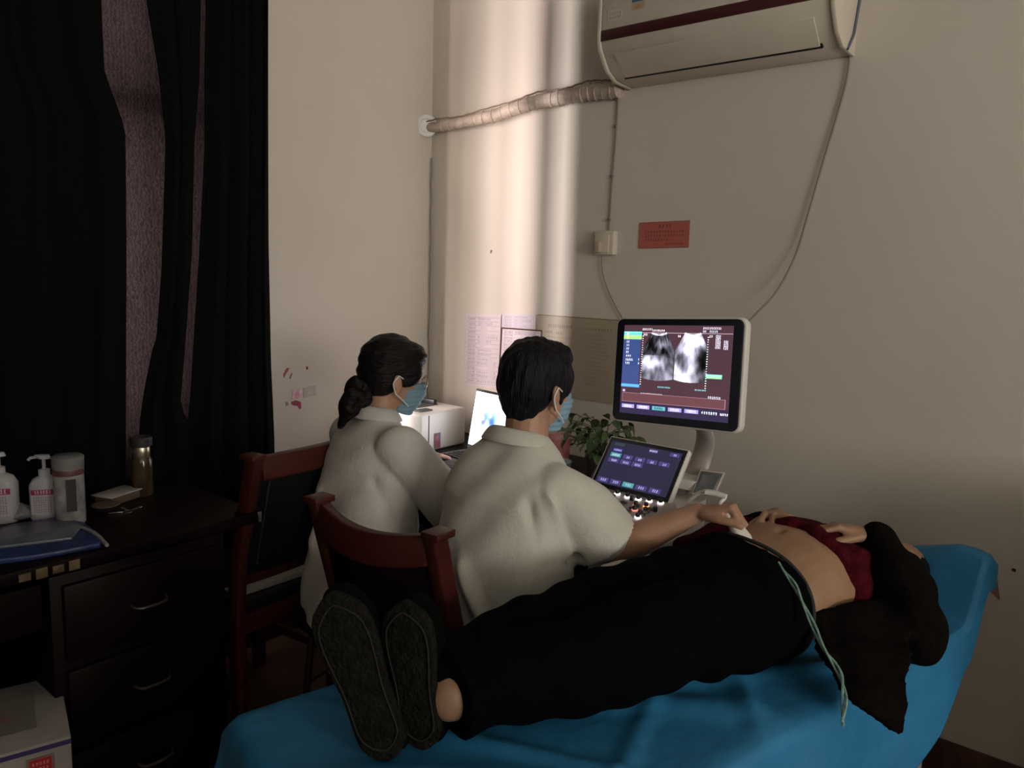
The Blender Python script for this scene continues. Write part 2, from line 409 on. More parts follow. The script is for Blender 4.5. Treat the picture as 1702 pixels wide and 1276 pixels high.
# ------------------------------------------------------------------ wall marks (dirt with its own shape)
def mark(pts, name, col, lab, wall='y', al=None):
    P = [(on_y(x, y, WY - .0012) if wall == 'y' else on_x(x, y, WX - .0012)) for x, y in pts]
    n = Vector((0, 1, 0)) if wall == 'y' else Vector((1, 0, 0))
    k = len(P); b = MB(); b.add(P + [p + n * .001 for p in P], [tuple(range(k)), tuple(range(k, 2 * k))[::-1]] + [(i, (i + 1) % k, k + (i + 1) % k, k + i) for i in range(k)])
    return tag(b.build(name, mat('stain_' + name + '_' + str(len(MATS)), col, .7, noise=.2, nscale=60)), lab, 'stain')
mark([(471, 622), (476, 612), (481, 611), (479, 616), (475, 622), (472, 628)], 'red_smear', (.30, .09, .075), 'small hooked red smear on the wall beside the curtain')
mark([(481, 628), (485, 619), (486, 621), (483, 630)], 'red_smear', (.34, .14, .12), 'short slanted red smear on the wall beside the curtain')
mark([(509, 609), (512, 609), (512, 614), (509, 614)], 'red_smear', (.28, .05, .05), 'tiny red spot on the wall above the smears')
mark([(484, 668), (492, 665), (500, 668), (501, 678), (498, 680), (494, 674), (488, 674), (485, 672)], 'red_blot', (.30, .045, .085), 'dark pink blot on the wall under the torn paper')
mark([(474, 668), (479, 668), (480, 673), (476, 675)], 'grey_spot', (.30, .22, .20), 'small brown spot on the wall beside the curtain')
b = Canvas(24, 24, (214, 190, 196)).blobs(.5, .5, .3, .5, (210, 120, 150)).blobs(.8, .3, .2, .2, (222, 200, 205))
o_ = on_y(487, 649, WY - .002); b.panel('torn_paper', o_, on_y(503, 646, WY - .002) - o_, on_y(485, 664, WY - .002) - o_, print_mat(), label='small torn pink and white paper stuck on the wall')['category'] = 'paper'
b = Canvas(16, 16, (176, 164, 158)).blobs(.5, .5, .4, .4, (188, 176, 172)); o_ = on_y(504, 645, WY - .002)
b.panel('tape_strip', o_, on_y(524, 641, WY - .002) - o_, on_y(505, 661, WY - .002) - o_, print_mat(), label='pale strip of tape on the wall beside the torn pink paper')['category'] = 'tape'
o_ = on_x(1633, 945, WX - .002); Canvas(24, 16, (150, 105, 100)).blobs(.3, .6, .4, .4, (200, 120, 130)).panel('pink_paper_scrap', o_, on_x(1658, 966, WX - .002) - o_, on_x(1637, 976, WX - .002) - o_, print_mat(), label='pink paper scrap on the wall beside the bed head')['category'] = 'paper'
mark([(1682, 944), (1689, 946), (1688, 951), (1681, 948)], 'dark_spot', (.03, .025, .02), 'small dark spot on the wall beyond the bed head', 'x')
mark([(815, 416), (818, 415), (817, 420), (815, 421)], 'nail_hole', (.12, .09, .08), 'tiny nail hole in the bright part of the wall', 'x')
# corner cable
P = [Vector((WX - .012, WY - .012 + random.uniform(-.004, .004), z)) for z in np.linspace(1.95, .8, 20)]
tag(MB().tube(P, .0028, 6).build('corner_cable', mat('grey_cable', (.22, .19, .17), .6), smooth=True), 'thin grey cable running down the corner of the room', 'cable')

# ================================================================== AIR CONDITIONER
ac = empty('air_conditioner', (WX, 1.115, 2.12), 0, 'white wall air conditioner with a maroon stripe, high on the wall', 'air conditioner')
A0, A1 = -.375, .375      # along Y; local x negative = into the room
tfx = lambda u, v, w_: (u, w_, v)
prof = [(0, 0), (-.105, .005), (-.155, .028), (-.205, .085), (-.214, .11), (-.212, .28), (-.19, .305), (0, .31)]
b = MB().prism(prof, A0 + .004, A1 - .004, tfx); b.build('body', m_warm_pl, ac, bevel=.006)
for s_, nm in ((A0, 'end_cap'), (A1, 'end_cap')):
    pr = [(0, -.003), (-.11, .0), (-.165, .026), (-.214, .085), (-.222, .115), (-.219, .285), (-.19, .312), (0, .313)]
    MB().prism(pr, s_ - .010 if s_ < 0 else s_ - .004, s_ + .004 if s_ < 0 else s_ + .010, tfx).build('end_cap', m_warm_pl, ac, bevel=.004)
MB().box((-.2150, 0, .125), (.006, A1 - A0 - .01, .033)).build('stripe', mat('maroon', (.055, .012, .014), .35), ac, bevel=.001)
MB().box((-.214, 0, .215), (.006, A1 - A0 - .012, .145)).build('front_panel', m_warm_pl, ac, bevel=.002)
# louver flap and the dark slot beneath it
p0, p1 = Vector((-.118, 0, .012)), Vector((-.198, 0, .078)); dv = (p1 - p0); nn = Vector((dv.z, 0, -dv.x)).normalized() * -1
R = Matrix((dv.normalized(), Vector((0, 1, 0)), dv.normalized().cross(Vector((0, 1, 0))))).transposed()
mid = (p0 + p1) / 2 + Vector((-.006, 0, -.008))
MB().box(mid, (dv.length * .92, A1 - A0 - .10, .006), m=R).build('louver_flap', m_warm_pl, ac, bevel=.002)
MB().box(p0 + Vector((-.001, 0, .0)), (.015, A1 - A0 - .09, .011), m=R).build('outlet_slot', m_black_pl, ac)
MB().ell((-.219, -.30, .150), (.004, .006, .006)).build('indicator_light', mat('red_led', (.5, .02, .05), .3, emit=(1, .03, .12), estr=14), ac, smooth=True, label='glowing red indicator light')
c = Canvas(26, 20, (58, 100, 140)); c.rect(0, .6, 1, 1, (172, 160, 145)).rect(.1, .1, .9, .5, (80, 130, 175)).blobs(.5, .8, .2, .1, (190, 120, 60))
c.panel('energy_sticker', (-.2182, .255, .245), (0, -.046, 0), (0, 0, -.060), print_mat(), ac, 'small blue and white sticker')
c = Canvas(60, 24, (196, 186, 170)); c.glyphs(.1, .2, .9, .45, 6, (140, 130, 118)); c.glyphs(.1, .55, .9, .8, 6, (140, 130, 118))
c.panel('rating_label', (-.2182, .345, .20), (0, -.055, 0), (0, 0, -.035), print_mat(), ac)
c = Canvas(70, 12, (164, 151, 134)); c.glyphs(.22, .2, .95, .8, 9, (70, 60, 52)); c.rect(.02, .2, .10, .8, (90, 80, 70)); c.rect(.04, .35, .08, .65, (164, 151, 134))
c.panel('logo', (-.2182, .06, .215), (0, -.075, 0), (0, 0, -.012), print_mat(), ac)
tp = MB().tube([(-.08, A0 - .012, .0), (-.04, A0 - .014, .05), (-.012, A0 - .014, .16), (-.008, A0 - .014, .24)], .004, 6)
tp.build('power_lead', mat('blue_grey_wire', (.10, .13, .17), .6), ac, smooth=True)
# insulated pipe, flange
ppx = [(712, 213), (760, 205), (820, 193), (880, 172), (930, 163), (980, 153), (1030, 148)]
pts = []
for i, (x, y) in enumerate(ppx):
    pts.append(on_x(x, y, WX - .03 - .012 * math.sin(i)))
fine = []
for i in range(len(pts) - 1):
    for k in range(8): fine.append(pts[i].lerp(pts[i + 1], k / 8))
fine.append(pts[-1])
rad = [(.021 + .010 * i / len(fine)) * (1 + .05 * math.sin(i * 2.4)) for i in range(len(fine))]
pe = empty('refrigerant_pipe', pts[0], 0, 'tape-wrapped sloping pipe from the air conditioner to the corner', 'pipe')
L = lambda P_, e: [Vector(p) - Vector(e.location) for p in P_]
m_tape = mat('pipe_tape', (.46, .38, .32), .6, noise=.2, nscale=40, bump=.6, bscale=50)
MB().tube(L(fine, pe), rad, 14).build('insulation', m_tape, pe, smooth=True)
for i in range(2, len(fine) - 2, 2):   # spiral tape laps
    c0 = fine[i] - Vector(pe.location); t = (fine[i + 1] - fine[i - 1]).normalized()
    R = Matrix.Rotation(.28, 3, 'Z') @ t.to_track_quat('Z', 'Y').to_matrix()
    MB().lathe([(rad[i] * 1.01, -.005), (rad[i] * 1.13, 0), (rad[i] * 1.01, .005)], c0, 14, R).build('tape_lap', m_tape, pe, smooth=True)
wire = [p + Vector((-.02, 0, r * 1.05 + .004 * math.sin(i * .5))) - Vector(pe.location) for i, (p, r) in enumerate(zip(fine, rad))]
MB().tube(wire, .0032, 6).build('cable', mat('brown_wire', (.20, .14, .11), .6), pe, smooth=True)
fl = on_x(709, 212, WX - .02); R = Matrix.Rotation(math.radians(-62), 3, 'Y') @ Matrix.Identity(3)
tt = (fine[3] - fine[0]).normalized(); R = Vector((-.55, -.75, -.05)).normalized().to_track_quat('Z', 'Y').to_matrix()
MB().lathe([(.026, -.006), (.046, -.006), (.048, 0), (.044, .005), (.030, .007), (.026, .002)], fl + Vector((-.03, -.03, 0)), 28, R).build('wall_flange', m_white_pl, smooth=True)
tag(bpy.data.objects['wall_flange'], 'round white flange where the pipe enters the wall corner', 'flange')

# sockets and wires on the wall
def wall_line(px, off=.006): return [on_x(x, y, WX - off) for x, y in px]
def smooth_path(P, n=6):
    P = [Vector(p) for p in P]; out = []
    for i in range(len(P) - 1):
        a, b, c_, d_ = P[max(i - 1, 0)], P[i], P[i + 1], P[min(i + 2, len(P) - 1)]
        for k in range(n):
            t = k / n; out.append(.5 * ((2 * b) + (c_ - a) * t + (2 * a - 5 * b + 4 * c_ - d_) * t * t + (-a + 3 * b - 3 * c_ + d_) * t ** 3))
    out.append(P[-1]); return out
m_wire = mat('wall_wire', (.23, .19, .165), .6)
wv = MB().tube(smooth_path(wall_line([(1028, 152), (1024, 220), (1020, 270), (1016, 320), (1012, 384)])), .0032, 6)
o = tag(wv.build('vertical_wire', m_wire, smooth=True), 'thin wire clipped down the wall from air conditioner to socket', 'cable')
for x, y in ((1025, 165), (1023, 210), (1017, 293), (1012, 365)):
    p = on_x(x, y, WX - .006); MB().box(p, (.012, .012, .010)).build('cable_clip', mat('clip_grey', (.16, .14, .13), .5), o, bevel=.002)
tag(MB().tube(smooth_path(wall_line([(1000, 425), (1002, 455), (1014, 490), (1032, 525), (1045, 545)], .010)), .0022, 6).build('socket_lead', m_wire, smooth=True), 'thin lead hanging from the wall socket towards the monitor', 'cable')
tag(MB().tube(smooth_path([on_x(1413, 86, WX - .008), on_x(1408, 130, WX - .008), on_x(1392, 190, WX - .008), on_x(1368, 270, WX - .010), on_x(1345, 350, WX - .012), on_x(1322, 425, WX - .02), on_x(1290, 485, WX - .05), on_x(1258, 520, WX - .12), on_x(1240, 538, WX - .22)]), .0032, 6).build('long_power_lead', m_wire, smooth=True), 'long lead curving down the wall from air conditioner to monitor', 'cable')
so = on_x(1011, 404, WX)
se = empty('wall_socket', so, 0, 'square cream wall socket with a plug in it', 'socket')
MB().box((-.016, 0, 0), (.032, .084, .088)).build('box', m_warm_pl, se, bevel=.005)
MB().box((-.034, .006, -.004), (.006, .060, .066)).build('faceplate', m_warm_pl, se, bevel=.004)
MB().box((-.046, .014, -.016), (.022, .022, .040)).build('plug', mat('plug_cream', (.42, .35, .27), .5), se, bevel=.005)

# red notice
c = Canvas(150, 80, (178, 98, 90)); tc_ = (120, 52, 46)
c.glyphs(.38, .10, .66, .24, 4, tc_, .8)
for r in range(3): c.glyphs(.12, .32 + r * .15, .90 if r < 2 else .6, .42 + r * .15, 14 if r < 2 else 9, tc_, .6)
c.glyphs(.54, .80, .88, .89, 7, tc_, .7)
c.rect(0, 0, 1, .02, (120, 70, 60)).rect(0, .97, 1, 1, (120, 80, 65))
a_, b_, d_ = on_x(1063, 370, WX - .003), on_x(1147, 366, WX - .003), on_x(1061, 413, WX - .003)
c.panel('red_notice', a_, b_ - a_, d_ - a_, print_mat(), label='small red paper notice with text on the wall above the monitor')['category'] = 'notice'

# papers on the wall
def sheet(name, tl, tr, bl, bgc, fn, label, W=90, H=90, off=.003, cat='paper', parent=None):
    c = Canvas(W, H, bgc); fn(c)
    a_, b_, d_ = (on_x(*q, WX - off) for q in (tl, tr, bl))
    o = c.panel(name, a_, b_ - a_, d_ - a_, print_mat(), label=label, curve=lambda x, y: .0015 * np.sin(x * 9) * np.sin(y * 5) + .001)
    o['category'] = cat; return o
INK = (150, 140, 150)
def table_print(c):
    for r in range(16): c.rect(.04, .04 + r * .06, .96, .045 + r * .06, INK, .35)
    for r in range(15):
        c.glyphs(.08, .055 + r * .06, .3, .085 + r * .06, 6, INK, .5)
        if random.random() < .8: c.glyphs(.36, .055 + r * .06, random.uniform(.6, .95), .085 + r * .06, 10, INK, .5)
sheet('wall_timetable', (775, 521), (833, 523), (772, 640), (206, 194, 200), table_print, 'pale printed sheet on the wall above the laptop, nearest the corner')
sheet('wall_timetable', (835, 521), (891, 523), (834, 600), (196, 188, 200), table_print, 'pale printed sheet on the wall half behind the wooden-framed one', off=.0022)
def doc(c):
    c.glyphs(.14, .11, .44, .15, 11, (110, 98, 84), .7); c.glyphs(.60, .12, .9, .15, 9, (120, 108, 94), .6)
    c.glyphs(.10, .20, .2, .22, 4, (120, 108, 94), .6); c.glyphs(.24, .20, .34, .23, 4, (110, 98, 84), .7)
    for r in range(14): c.glyphs(.10, .26 + r * .045, random.uniform(.35, .46), .28 + r * .045, 14, (130, 118, 103), .35)
    for r in range(14): c.glyphs(.60, .20 + r * .045, random.uniform(.8, .9), .22 + r * .045, 12, (130, 118, 103), .3)
    c.rect(0, 0, 1, .012, (128, 110, 92)); c.rect(.5, 0, .505, 1, (150, 138, 122), .5); c.rect(0, 0, .006, 1, (95, 72, 50))
sheet('wall_document', (894, 522), (1034, 532), (889, 652), (171, 158, 138), doc, 'large cream printed document on the wall behind the seated man', 170, 130, .004)
fe = empty('framed_sheet', on_x(833, 628, WX - .02), 0, 'white sheet in thin brown frame on the wall beside the man\'s head', 'picture frame')
tl, bl, br = on_x(834, 545, WX - .012), on_x(829, 630, WX - .012), on_x(893, 638, WX - .012)
o0 = Vector(fe.location); tr_ = tl + (br - bl)
m_brown = mat('brown_frame', (.11, .055, .035), .5)
fr = MB().tube([tl - o0, bl - o0], .0045, 4).tube([bl - o0, br - o0], .0075, 4).tube([tl - o0, tr_ - o0], .003, 4)
fr.build('frame', m_brown, fe)
c = Canvas(50, 60, (205, 192, 200)); table_print(c); c.panel('sheet', tl - o0, tr_ - tl, bl - tl, print_mat(), fe)

# ================================================================== DESK BY THE RIGHT WALL
dk = empty('desk', (2.12, 1.87, 0), 0, 'dark wooden desk along the wall under the laptop and printer', 'desk')
MB().box((0.01, 0, .735), (.62, 1.20, .03)).build('desktop', m_darkwood, dk, bevel=.005)
for sy in (-1, 1): MB().box((0.02, sy * .575, .36), (.56, .03, .72)).build('side_panel', m_darkwood, dk, bevel=.003)
MB().box((.27, 0, .45), (.02, 1.12, .5)).build('back_panel', m_darkwood, dk, bevel=.003)

def device_box(e, c, d, m, name, **k): return MB().box(c, d).build(name, m, e, **k)
pr = empty('printer', (2.14, 2.27, .75), 0, 'small white laser printer with dark top tray, in the room corner', 'printer')
PX, PY, PH = .26, .36, .155
device_box(pr, (0, 0, PH / 2), (PX, PY, PH), m_white_pl, 'body', bevel=.012, seg=3)
device_box(pr, (-.01, .03, PH + .001), (.17, .20, .008), m_grey_pl, 'output_tray', bevel=.002)
MB().box((.06, .03, PH + .012), (.02, .20, .022)).build('tray_stop', m_black_pl, pr, bevel=.003)
device_box(pr, (-.07, -.13, PH + .003), (.07, .04, .006), m_grey_pl, 'control_strip', bevel=.001)
device_box(pr, (-.085, -PY / 2 - .001, PH / 2), (.003, .003, PH - .02), m_grey_pl, 'side_seam')
c = Canvas(24, 36, (120, 90, 100)); c.rect(.4, 0, 1, .5, (90, 120, 150)); c.blobs(.45, .3, .3, .2, (190, 110, 110)); c.blobs(.5, .7, .3, .2, (150, 70, 80))
c.panel('photo_sticker', (-.055, -PY / 2 - .003, .070), (.034, 0, 0), (0, 0, -.062), print_mat(), pr, 'small colour picture stuck on the side')
m_paper = mat('white_paper', (.72, .70, .70), .7)

# laptop
lp = empty('laptop', (2.12, 1.80, .752), -.17, 'open laptop with a glaring white screen on the desk', 'laptop')
LW = .35
device_box(lp, (-.11, 0, .009), (.23, LW, .016), m_grey_pl, 'base', bevel=.004)
kb = lp
for r in range(5):
    for k_ in range(12):
        if r == 4 and 3 < k_ < 8: continue
        MB().box((-.04 - r * .021, -.135 + k_ * .0245, .0195), (.017, .020, .004)).build('key', m_black_pl, lp)
MB().box((-.124, 0, .0195), (.017, .096, .004)).build('key', m_black_pl, lp, label='space bar')
MB().box((-.185, 0, .0178), (.055, .09, .001)).build('touchpad', m_black_pl, lp)
tilt = math.radians(10)
R = Matrix.Rotation(tilt, 3, 'Y')
LH = .235
lid = MB().box(R @ Vector((.004, 0, LH / 2)) + Vector((0, 0, .022)), (.008, LW, LH), m=R).build('lid', m_grey_pl, lp, bevel=.003)
c = Canvas(150, 96, (250, 244, 250))
c.blobs(.30, .42, .15, .18, (50, 95, 125), .97, 1.1).blobs(.20, .50, .06, .15, (40, 50, 100), .9, 1.2).blobs(.36, .50, .07, .15, (30, 45, 110), .9, 1.1)
c.blobs(.19, .46, .03, .05, (200, 170, 170), .8).blobs(.31, .38, .035, .05, (190, 190, 150), .8).blobs(.28, .60, .025, .12, (215, 190, 180), .8).blobs(.5, .4, .12, .12, (90, 140, 160), .8)
c.rect(0, .95, 1, 1, (205, 215, 235))
tl = Vector((-.001, LW / 2 - .008, .022)) + R @ Vector((0, 0, LH - .010)); tr_ = Vector((-.001, -LW / 2 + .008, .022)) + R @ Vector((0, 0, LH - .010)); bl = Vector((-.001, LW / 2 - .008, .022)) + R @ Vector((0, 0, .016))
off = R @ Vector((-.0016, 0, 0))
c.panel('screen', tl + off, tr_ - tl, bl - tl, print_mat(6.0, .3), lid, 'glowing white screen with a small picture')
# papers on desk
for i, (x, y, rz, lab) in enumerate(((1.90, 1.77, .2, 'white paper sheet on the desk in front of the laptop'), (1.93, 1.52, -.25, 'sheet of paper on the desk behind the seated man'))):
    MB().box((x, y, .7525 + .0002), (.15, .21, .0015), rz).build('paper_sheet', m_paper); o = bpy.context.scene.objects[-1] if False else None
ps = [o for o in bpy.data.objects if o.name.startswith('paper_sheet')]
tag(ps[0], 'white paper sheet on the desk in front of the laptop', 'paper'); tag(ps[1], 'white paper sheet on the desk between laptop and plant', 'paper')

# plant in a glass jar, blue cup, pink tub
pl = empty('potted_plant', (2.20, 1.375, .75), 0, 'leafy green pothos plant on the desk behind the monitor edge', 'plant')
MB().lathe([(.045, 0), (.055, .01), (.062, .09), (.066, .10), (.060, .10), (.055, .085)], n=24).build('pot', mat('dark_pot', (.05, .045, .045), .5), pl, smooth=True)
MB().lathe([(.054, .08), (.054, .088)], n=20).build('soil', mat('soil', (.03, .02, .015), .95), pl)
def leaf_mesh(Lf, Wf, fold=.25, droop=.5):
    vs = []; fs = []; n = 7
    for i in range(n + 1):
        t = i / n; wv_ = Wf * math.sin(PI * min(t * 1.08 + .04, 1)) ** .8 * (1 - .35 * t) ; z = -droop * Lf * t * t; x = Lf * t * (1 - .15 * t)
        for s_ in (-1, -.5, 0, .5, 1): vs.append((x, s_ * wv_, z + abs(s_) * wv_ * fold))
    for i in range(n):
        for j in range(4): a_ = i * 5 + j; fs.append((a_, a_ + 1, a_ + 6, a_ + 5))
    me = bpy.data.meshes.new('leaf'); me.from_pydata(vs, [], fs); me.polygons.foreach_set('use_smooth', [True] * len(fs)); me.materials.append(m_leaf); return me
leaves = [leaf_mesh(.055, .017), leaf_mesh(.045, .015, .3, .8), leaf_mesh(.06, .013, .2, .7)]
rl = random.Random(3)
for i in range(84):
    a = rl.uniform(0, 2 * PI); el = rl.uniform(.1, 1.35); Lr = rl.uniform(.06, .155)
    tip = Vector((math.cos(a) * math.cos(el) * Lr * .9, math.sin(a) * math.cos(el) * Lr * 1.55, .095 + math.sin(el) * Lr * .95))
    if tip.y < 0 and rl.random() < .5: tip.y *= 1.3; tip.z += .01
    tip.z = max(tip.z, .10)
    MB().tube([(0, 0, .09), (tip.x * .4, tip.y * .4, .09 + (tip.z - .07) * .7), tip], .0016, 5).build('stem', mat('stem_green', (.07, .10, .035), .6), pl, smooth=True) if i % 2 == 0 else None
    o = bpy.data.objects.new('leaf', leaves[i % 3]); COL.objects.link(o); o.parent = pl; o.location = tip
    o.rotation_euler = (rl.uniform(-.5, .5), rl.uniform(-.5, .7), a + rl.uniform(-.7, .7)); s_ = rl.uniform(.75, 1.15); o.scale = (s_, s_, s_)
cu = empty('water_cup', (1.98, 1.40, .75), 0, 'translucent blue plastic cup on the desk before the plant', 'cup')
MB().lathe([(.026, 0), (.029, .003), (.035, .10), (.0325, .10), (.028, .006), (.0, .006)], n=24).build('cup_wall', mat('blue_cup', (.16, .26, .33), .3, spec=.5), cu, smooth=True)
MB().lathe([(.0358, .098), (.0372, .101), (.0358, .104)], n=24).build('rim', mat('blue_cup_rim', (.30, .40, .46), .3), cu, smooth=True)
pk = empty('pink_tub', (2.14, 1.53, .75), 0, 'round pink plastic tub on the desk beside the plant', 'tub')
MB().lathe([(.035, 0), (.042, .02), (.046, .13), (.044, .14)], n=24).build('tub', mat('pink_plastic', (.42, .14, .14), .5, noise=.3, nscale=30), pk, smooth=True)
MB().lathe([(.048, .138), (.048, .155), (.040, .160)], n=24).build('lid', mat('pink_lid', (.50, .25, .24), .5), pk, smooth=True)

# ================================================================== ULTRASOUND CART
us = empty('ultrasound_machine', (1.86, 1.035, 0), 0, 'white ultrasound machine with large monitor, touch panel and lit knobs', 'ultrasound machine')
U0 = Vector(us.location)
def UL(p): return Vector(p) - U0
# base with casters, column, body
MB().sections([((.02, 0, .10), (.26, 0, 0), (0, .22, 0), 4), ((.02, 0, .16), (.25, 0, 0), (0, .21, 0), 4), ((.04, 0, .20), (.17, 0, 0), (0, .14, 0), 4)], 32).build('base', m_white_pl, us, smooth=True)
for sx in (-1, 1):
    for sy in (-1, 1):
        w_ = MB().lathe([(.02, -.018), (.045, -.018), (.048, 0), (.045, .018), (.02, .018)], (.02 + sx * .20, sy * .16, .05), 20, Matrix.Rotation(PI / 2, 3, 'X')).build('caster', m_black_pl, us, smooth=True)
        MB().box((.02 + sx * .20, sy * .16, .085), (.03, .05, .05)).build('fork', m_grey_pl, w_, bevel=.004)
MB().sections([((.05, 0, .18), (.17, 0, 0), (0, .13, 0), 5), ((.05, 0, .62), (.16, 0, 0), (0, .12, 0), 5), ((.03, 0, .74), (.15, 0, 0), (0, .12, 0), 5)], 32).build('body', m_white_pl, us, smooth=True)
m_panelgrey = mat('pinkish_grey_plastic', (.40, .36, .34), .4)
# control deck: slopes a little toward the user
a0 = Vector((1.655, 1.04, .848)); a1 = Vector((1.80, 1.04, .862))
dv = (a1 - a0); R = Matrix((dv.normalized(), Vector((0, 1, 0)), dv.normalized().cross(Vector((0, 1, 0))))).transposed()
cc = UL((a0 + a1) / 2)
deck = MB().box(cc - R @ Vector((0, 0, .022)), (.175, .30, .045), m=R).build('control_deck', m_panelgrey, us, bevel=.016, seg=3)
# touch panel
tb0, tt0 = Vector((1.785, 1.03, .862)), Vector((1.885, 1.03, .985))
tv = (tt0 - tb0); tn = tv.normalized().cross(Vector((0, 1, 0)))    # rough normal
if tn.x > 0: tn = -tn
TWd = .245
R = Matrix((tv.normalized(), Vector((0, 1, 0)), tv.normalized().cross(Vector((0, 1, 0))))).transposed()
tc_ = UL((tb0 + tt0) / 2)
thousing = MB().box(tc_ - tn * .010, (tv.length + .012, TWd + .012, .020), m=R).build('touch_panel', m_white_pl, us, bevel=.006, seg=3)
MB().box(tc_ + tn * .001, (tv.length + .002, TWd, .004), m=R).build('bezel', m_black_pl, thousing, bevel=.0015)
MB().sections([(UL((1.86, 1.03, .80)), (.05, 0, 0), (0, .08, 0), 4), (UL((1.90, 1.03, .92)), (.025, 0, 0), (0, .06, 0), 4)], 20).build('panel_support', m_white_pl, us, smooth=True)
c = Canvas(190, 124, (46, 44, 66))
PU = (78, 70, 130); TX = (205, 200, 245)
c.rect(.06, .03, .20, .10, (55, 70, 80)); c.rect(.07, .16, .20, .24, (60, 66, 150)); c.glyphs(.08, .18, .19, .22, 5, TX)
c.rect(.06, .27, .21, .36, (80, 150, 165)); c.glyphs(.08, .29, .19, .34, 5, (230, 250, 255))
for i, x in enumerate((.24, .41, .58, .75)): c.rect(x, .27, x + .14, .36, PU); c.glyphs(x + .05, .30, x + .10, .35, 2, TX)
for i, x in enumerate((.06, .23, .40)): c.rect(x, .39, x + .15, .49, PU); c.glyphs(x + .04, .42, x + .12, .47, 4, TX)
c.rect(.55, .03, .68, .11, PU); c.glyphs(.56, .05, .67, .09, 5, (230, 215, 255)); c.rect(.84, .03, .97, .11, PU); c.glyphs(.89, .05, .93, .10, 2, TX)
for i, x in enumerate((.03, .21, .39, .57, .76)):
    c.rect(x, .86, x + .15, .97, (85, 165, 165) if i == 2 else PU); c.glyphs(x + .04, .89, x + .12, .94, 3, TX)
hw = TWd * .46; q = R @ Vector((tv.length * .43, 0, 0)); yv = Vector((0, 1, 0))
tl = tc_ + q + yv * hw + tn * .0038; tr_ = tc_ + q - yv * hw + tn * .0038; bl = tc_ - q + yv * hw + tn * .0038
c.panel('touch_screen', tl, tr_ - tl, bl - tl, print_mat(1.0, .25), thousing, 'dim purple touch screen with rows of buttons')
# knobs on the deck
m_ringw = mat('lit_ring_white', (.8, .75, .75), .4, emit=(1, .88, .9), estr=3.0)
m_ringo = mat('lit_ring_orange', (.8, .4, .2), .4, emit=(1, .33, .05), estr=2.2)
m_ringp = mat('lit_ring_salmon', (.8, .4, .4), .4, emit=(1, .30, .22), estr=0.9)
knobs = [(1026, 821, 'w'), (1043, 826, 'w'), (1061, 830, 'w'), (1079, 833, 'w'), (1098, 836, 'w'), (1020, 829, 'n'), (1050, 831, 'n'),
         (1057, 840, 'p'), (1074, 842, 'o'), (1055, 848, 'p'), (1073, 850, 'p'), (1089, 849, 'n'), (1064, 855, 'w'), (1060, 860, 'w')]
nrm = (R @ Vector((0, 0, 1)))
dn = Vector((-dv.z, 0, dv.x)).normalized()
KD = {}
kR = dn.to_track_quat('Z', 'Y').to_matrix()
for x, y, t in knobs:
    dd = ray(x, y); base = Vector(a0) + dn * .0015; s_ = (base - EYE).dot(dn) / dd.dot(dn); p = UL(EYE + dd * s_)
    kn = MB().lathe([(.0060, 0), (.0062, .004), (.0058, .011), (.0046, .0125)], p, 16, kR).build('knob', m_black_pl, us, smooth=True)
    if t != 'n': MB().lathe([(.0082, 0), (.0085, .0025), (.0065, .0035)], p, 18, kR).build('lit_ring', {'w': m_ringw, 'o': m_ringo, 'p': m_ringp}[t], kn, smooth=True)
# more keys hidden mostly by the arm
for r in range(3):
    for k_ in range(7):
        p = UL(a0 + dv * (.10 + .16 * r)) + Vector((0, -.12 + .04 * k_, .004)); MB().box(p, (.012, .018, .006)).build('key', m_grey_pl, us, bevel=.002)
# side trays
for pts_, lab in ((((1001, 757), (1039, 758), (1013, 816), (978, 800)), 'l'), (((1163, 779), (1206, 784), (1190, 822), (1148, 822)), 'r')):
    zt = (.93, .93, .85, .85) if lab == 'l' else (.90, .90, .835, .835)
    Pn = [UL(on_z(x, y, z)) for (x, y), z in zip(pts_, zt)]
    n_ = (Pn[1] - Pn[0]).cross(Pn[2] - Pn[1]).normalized(); n_ = n_ if n_.z > 0 else -n_
    vs = Pn + [p - n_ * .022 for p in Pn]
    MB().add(vs, [(0, 1, 2, 3), (7, 6, 5, 4), (0, 4, 5, 1), (1, 5, 6, 2), (2, 6, 7, 3), (3, 7, 4, 0)]).build('side_tray', m_grey_pl if lab == 'l' else m_panelgrey, us, bevel=.004, seg=3)
    if lab == 'r':
        cm = sum(Pn, Vector()) / 4; inn = [cm + (p - cm) * .84 + n_ * .0012 for p in Pn]; vs = inn + [p - n_ * .003 for p in inn]
        MB().add(vs, [(0, 1, 2, 3), (7, 6, 5, 4), (0, 4, 5, 1), (1, 5, 6, 2), (2, 6, 7, 3), (3, 7, 4, 0)]).build('tray_mat', m_grey_pl, us, bevel=.001)
# monitor
mc = Vector((2.02, 1.03, 1.17))
MWd, MHt = .425, .325
